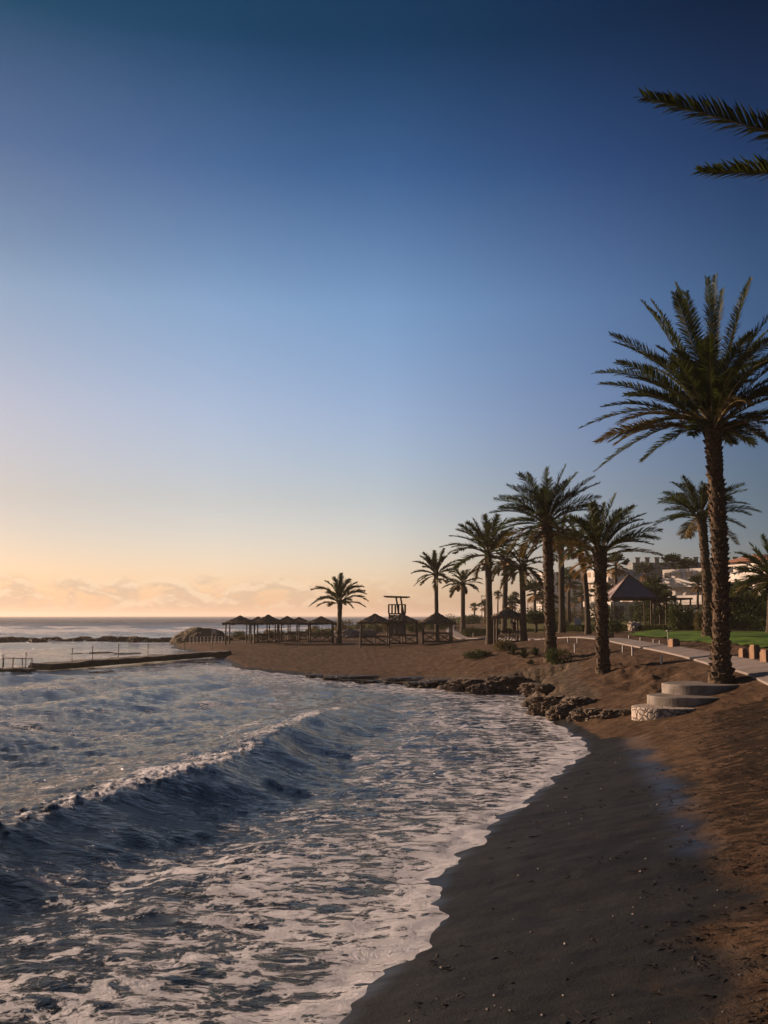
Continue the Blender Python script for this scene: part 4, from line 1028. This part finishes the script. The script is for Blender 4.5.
for i, (px, py, w, h, lab) in enumerate([(743.5, 658, 7, 7.5, 'shortest wooden bollard right of the tallest palm'), (755, 658.5, 8, 11.5, 'tall wooden bollard right of the tallest palm'), (767, 663, 10, 11, 'wide wooden block at the right edge of the path'),
                                     (674, 648, 9, 7.5, 'wooden box with a dark side, middle of the lawn edge'), (609.5, 639, 7, 5, 'orange-brown wooden block by the dark round shrub')]):
    b = ground_at(px, py); s = b[1]/F; m = MB(); hh = h*s; ww = w*s/2; m.box((0, 0, hh/2-.05), (ww, ww*.9, hh/2+.05), .35, taper=.96); m.box((0, 0, hh+.03), (ww*.8, ww*.7, .03), .35)
    o = m.build('wooden_bollard', M['wood_red']); o.location = [float(v) for v in b]; tag(o, lab, 'bollard', 'wooden blocks along the lawn edge')
b = ground_at(668, 641); lp = empty('garden_lamp', b); tag(lp, 'slim garden lamp on the lawn edge behind the wooden box', 'lamp')
m = MB(); m.bar((0, 0, -.1), (0, 0, .42), .02, 7); m.build('pole', M['stake'], lp); m = MB(); m.tube([(0, 0, .40), (0, 0, .44), (0, 0, .48)], [.05, .11, .03], 10); m.build('lamp_head', M['stake'], lp)
def street_lamp(lab, px, py, top_py, Y):
    q = P(px, py, Y); z = hz(q[0], q[1]); h = float(P(px, top_py, Y)[2]-z); r = empty('street_lamp', (q[0], q[1], z)); tag(r, lab, 'street lamp', 'street lamps far beyond the meadow')
    m = MB(); m.bar((0, 0, -.1), (0, 0, h), .09, 7, .05); m.build('pole', M['metal'], r); m = MB(); m.box((.25, 0, h), (.4, .1, .06)); m.build('lamp_head', M['metal'], r)
street_lamp('thin street lamp over the meadow, right of the small bushy palm', 482, 622, 596, 170)
street_lamp('thin street lamp seen just left of the dense palm trunk', 528, 622, 600, 170)
street_lamp('thin street lamp left of the pale hotel block', 597, 622, 594, 175)
# ------------------------------------------------------------------ person
def person():
    b = ground_at(518, 638.5); q = np.array([b[0], b[1]+2.0]); z = hz(*q); root = empty('person', (q[0], q[1], z)); k = .78
    root.scale = (k, k, k)
    tag(root, 'person in dark clothes standing by the right posts of the lone hut', 'person')
    J = {'pel': (0, 0, .95), 'ch': (0, 0, 1.28), 'nk': (0, 0, 1.48), 'hd': (0, -.01, 1.60), 'tp': (0, 0, 1.72), 'ls': (-.19, 0, 1.42), 'le': (-.25, .02, 1.14), 'lw': (-.22, -.08, .9), 'lh': (-.21, -.1, .8),
         'rs': (.19, 0, 1.42), 're': (.25, .02, 1.14), 'rw': (.24, -.06, .9), 'rh': (.23, -.08, .8), 'lt': (-.1, 0, .9), 'lk': (-.11, -.03, .5), 'la': (-.11, .02, .08), 'lf': (-.12, -.14, .03), 'rt': (.1, 0, .9), 'rk': (.12, -.06, .5), 'ra': (.12, .0, .08), 'rf': (.14, -.16, .03)}
    RD = {'pel': .15, 'ch': .16, 'nk': .06, 'hd': .1, 'tp': .07, 'ls': .07, 'le': .05, 'lw': .035, 'lh': .035, 'rs': .07, 're': .05, 'rw': .035, 'rh': .035, 'lt': .1, 'lk': .065, 'la': .045, 'lf': .035, 'rt': .1, 'rk': .065, 'ra': .045, 'rf': .035}
    E = [('pel', 'ch'), ('ch', 'nk'), ('nk', 'hd'), ('hd', 'tp'), ('ch', 'ls'), ('ls', 'le'), ('le', 'lw'), ('lw', 'lh'), ('ch', 'rs'), ('rs', 're'), ('re', 'rw'), ('rw', 'rh'), ('pel', 'lt'), ('lt', 'lk'), ('lk', 'la'), ('la', 'lf'), ('pel', 'rt'), ('rt', 'rk'), ('rk', 'ra'), ('ra', 'rf')]
    ks = list(J); me = bpy.data.meshes.new('body'); me.from_pydata([J[a] for a in ks], [(ks.index(a), ks.index(b)) for a, b in E], [])
    o = link(bpy.data.objects.new('body', me), root); o.modifiers.new('s', 'SKIN')
    for i, a in enumerate(ks): me.skin_vertices[0].data[i].radius = (RD[a], RD[a]*.8 if a in ('ch', 'pel') else RD[a])
    me.skin_vertices[0].data[0].use_root = True
    o.modifiers.new('ss', 'SUBSURF').levels = 2
    dg = bpy.context.evaluated_depsgraph_get(); ev = bpy.data.meshes.new_from_object(o.evaluated_get(dg)); o.modifiers.clear(); o.data = ev; ev.materials.clear()
    for n in ('cloth', 'skin', 'hair'): ev.materials.append(M[n])
    for p in ev.polygons:
        c = p.center; p.use_smooth = True; p.material_index = 2 if c.z > 1.66 else (1 if (c.z > 1.5 or (c.z < .9 and abs(c.x) > .19)) else 0)
person()
# ------------------------------------------------------------------ beach litter (uncountable)
def litter():
    rg = random.Random(99); w = MB(); pb = MB()
    N_ = 7500; xs = []; 
    for i in range(N_):
        Yv = 5.2+22*rg.random()**1.6; Xv = rg.uniform(-.6, .44*Yv+1.0); xs.append((Xv, Yv))
    XA = np.array(xs); dd, _ = shore(XA[:, 0], XA[:, 1]); hh = H(XA[:, 0], XA[:, 1])
    cl = fbm(XA[:, 0]*1.1, XA[:, 1]*2.6, 123, 3)
    for i in range(N_):
        x, y = XA[i]; d = dd[i]
        if d < .35: continue
        p_weed = math.exp(-((d-3.8)/1.1)**2)*(1.0 if cl[i] > -.05 else .12)+(.35 if cl[i] > .36 else .012)
        if rg.random() < p_weed:
            n = rg.randrange(3, 8)
            for k in range(n):
                a = rg.uniform(0, 6.28); l = rg.uniform(.012, .05)*(1+.03*y); px_ = x+rg.gauss(0, .09); py_ = y+rg.gauss(0, .05); z0 = hz_l(hh[i]); t = rg.uniform(.003, .008)*(1+.06*y)
                c, s = math.cos(a), math.sin(a); h1 = rg.uniform(.002, .014)
                w.add([(px_-c*l, py_-s*l, z0), (px_-s*t, py_+c*t, z0+h1), (px_+c*l, py_+s*l, z0+.002), (px_+s*t, py_-c*t, z0+h1*.4)], [(0, 1, 2), (0, 2, 3), (0, 3, 1), (1, 3, 2)])
        elif rg.random() < .05:
            r = rg.uniform(.004, .014)*(1+.04*y); z0 = hh[i]
            vs = []; 
            for (a, b2, c2) in ((1, 0, 0), (-1, 0, 0), (0, 1, 0), (0, -1, 0), (0, 0, .7), (0, 0, -.7)): vs.append((x+a*r*rg.uniform(.7, 1.3), y+b2*r*rg.uniform(.7, 1.3), z0+r*.3+c2*r*rg.uniform(.7, 1.2)))
            pb.add(vs, [(0, 2, 4), (2, 1, 4), (1, 3, 4), (3, 0, 4), (2, 0, 5), (1, 2, 5), (3, 1, 5), (0, 3, 5)])
    tag(w.build('seaweed', M['weed']), 'dark strands of dried seaweed strewn over the beach sand', 'seaweed', kind='stuff')
    tag(pb.build('pebbles', M['pebble']), 'small pebbles and shell bits scattered on the wet sand', 'pebbles', kind='stuff')
def hz_l(z): return float(z)-.002
litter()
# ------------------------------------------------------------------ haze
hb_ = MB(); hb_.box((0, 0, 10.5), (9800, 9800, 14.5)); ho = hb_.build('haze', [])
hm = bpy.data.materials.new('sea_haze'); hm.use_nodes = True; hn = hm.node_tree; hn.nodes.remove(hn.nodes['Principled BSDF'])
pv = hn.nodes.new('ShaderNodeVolumePrincipled'); pv.inputs['Color'].default_value = (1.0, .90, .80, 1); pv.inputs['Density'].default_value = HAZE; pv.inputs['Anisotropy'].default_value = .3
hn.links.new(pv.outputs[0], hn.nodes['Material Output'].inputs['Volume']); ho.data.materials.append(hm); tag(ho, 'thin warm sea haze over the whole beach', 'haze', kind='stuff')
# ------------------------------------------------------------------ light
SUN_AZ, SUN_EL = -60.0, 14.5          # degrees: left of the view direction, above the horizon
sd_ = Vector((math.sin(R(SUN_AZ))*math.cos(R(SUN_EL)), math.cos(R(SUN_AZ))*math.cos(R(SUN_EL)), math.sin(R(SUN_EL))))
sl = bpy.data.lights.new('sun', 'SUN'); sl.energy = 5.0; sl.angle = R(.6); sl.color = (1.0, .71, .51)
so = link(bpy.data.objects.new('sun', sl)); so.rotation_euler = (-sd_).to_track_quat('-Z', 'Y').to_euler(); so.location = sd_*500
w = bpy.data.worlds.new('World'); C.world = w; w.use_nodes = True; nt = w.node_tree; bg = nt.nodes['Background']
sk = nt.nodes.new('ShaderNodeTexSky'); sk.sky_type = 'NISHITA'; sk.sun_disc = False; sk.sun_elevation = R(8); sk.sun_rotation = R(SUN_AZ); sk.dust_density = 1; sk.ozone_density = 2
tc = nt.nodes.new('ShaderNodeTexCoord'); sx = nt.nodes.new('ShaderNodeSeparateXYZ'); L(nt, tc.outputs['Generated'], sx.inputs[0])
def ramp(fac, stops, inter='EASE'):
    r = nt.nodes.new('ShaderNodeValToRGB'); L(nt, fac, r.inputs[0]); r.color_ramp.interpolation = inter; e = r.color_ramp.elements
    while len(e) < len(stops): e.new(.5)
    for k, (p, c) in enumerate(stops): e[k].position = p; e[k].color = (*c, 1)
    return r.outputs[0]
def third(c): return tuple(v/4 for v in c)
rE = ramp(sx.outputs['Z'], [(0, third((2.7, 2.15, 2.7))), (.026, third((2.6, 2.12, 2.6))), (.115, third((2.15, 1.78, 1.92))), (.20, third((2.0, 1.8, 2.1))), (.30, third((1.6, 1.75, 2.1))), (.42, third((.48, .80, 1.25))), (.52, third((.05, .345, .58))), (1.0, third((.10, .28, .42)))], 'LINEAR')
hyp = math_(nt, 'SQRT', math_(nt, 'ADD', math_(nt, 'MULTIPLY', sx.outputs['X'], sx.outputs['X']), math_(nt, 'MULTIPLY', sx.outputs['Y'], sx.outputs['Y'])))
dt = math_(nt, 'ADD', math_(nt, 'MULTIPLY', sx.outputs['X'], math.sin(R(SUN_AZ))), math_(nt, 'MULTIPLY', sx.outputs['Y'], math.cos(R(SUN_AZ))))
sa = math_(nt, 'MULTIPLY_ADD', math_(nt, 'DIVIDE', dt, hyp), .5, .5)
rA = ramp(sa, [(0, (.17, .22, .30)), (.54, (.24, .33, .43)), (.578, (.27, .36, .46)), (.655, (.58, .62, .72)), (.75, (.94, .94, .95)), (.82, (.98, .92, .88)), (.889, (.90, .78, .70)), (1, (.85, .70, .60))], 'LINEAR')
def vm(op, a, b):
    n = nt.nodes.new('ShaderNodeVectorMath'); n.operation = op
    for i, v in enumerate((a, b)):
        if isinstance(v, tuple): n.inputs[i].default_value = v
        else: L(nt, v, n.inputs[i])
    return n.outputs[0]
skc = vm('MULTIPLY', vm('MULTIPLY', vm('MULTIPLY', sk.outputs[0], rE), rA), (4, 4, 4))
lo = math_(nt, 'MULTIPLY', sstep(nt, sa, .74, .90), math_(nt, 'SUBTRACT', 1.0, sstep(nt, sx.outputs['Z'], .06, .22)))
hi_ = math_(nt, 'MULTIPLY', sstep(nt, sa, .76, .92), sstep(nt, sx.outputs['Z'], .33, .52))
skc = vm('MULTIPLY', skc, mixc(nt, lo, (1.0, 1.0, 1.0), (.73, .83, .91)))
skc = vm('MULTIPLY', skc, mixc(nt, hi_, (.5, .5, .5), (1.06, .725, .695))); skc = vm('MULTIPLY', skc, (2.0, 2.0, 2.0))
# low cumulus bank on the sea horizon
az = math_(nt, 'ARCTAN2', sx.outputs['X'], sx.outputs['Y'])
cv = nt.nodes.new('ShaderNodeCombineXYZ'); L(nt, math_(nt, 'MULTIPLY', az, 24), cv.inputs[0]); L(nt, math_(nt, 'MULTIPLY', sx.outputs['Z'], 52), cv.inputs[1])
cn = noise(nt, 1.0, 9, .58, cv.outputs[0], .3)
cv2 = nt.nodes.new('ShaderNodeCombineXYZ'); L(nt, math_(nt, 'MULTIPLY', az, 24), cv2.inputs[0]); L(nt, math_(nt, 'MULTIPLY_ADD', sx.outputs['Z'], 52, .35), cv2.inputs[1])
cn2 = noise(nt, 1.0, 9, .58, cv2.outputs[0], .3)
band = math_(nt, 'MULTIPLY', sstep(nt, sx.outputs['Z'], .002, .012), math_(nt, 'SUBTRACT', 1.0, sstep(nt, sx.outputs['Z'], .028, .046)))
band = math_(nt, 'MULTIPLY', band, sstep(nt, sa, .65, .75))
cl = math_(nt, 'MULTIPLY', sstep(nt, math_(nt, 'SUBTRACT', cn, math_(nt, 'MULTIPLY', sx.outputs['Z'], 2.2)), .36, .50), band)
lit = sstep(nt, math_(nt, 'SUBTRACT', cn, cn2), -.02, .10)
ccol = mixc(nt, lit, (5.9, 4.5, 3.4), (9.2, 7.3, 5.3))
fin = nt.nodes.new('ShaderNodeMix'); fin.data_type = 'RGBA'; L(nt, math_(nt, 'MULTIPLY', math_(nt, 'MULTIPLY', cl, .62), sstep(nt, sa, .66, .84)), fin.inputs[0]); L(nt, skc, fin.inputs[6]); L(nt, ccol, fin.inputs[7])
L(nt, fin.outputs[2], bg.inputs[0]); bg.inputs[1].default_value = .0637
C.view_settings.view_transform = 'Standard'; C.view_settings.look = 'None'; C.view_settings.gamma = 1; C.view_settings.exposure = .65
C.render.engine = 'CYCLES'
try:
    C.cycles.use_denoising = True; C.cycles.max_bounces = 6; C.cycles.caustics_reflective = False; C.cycles.caustics_refractive = False
except Exception: pass
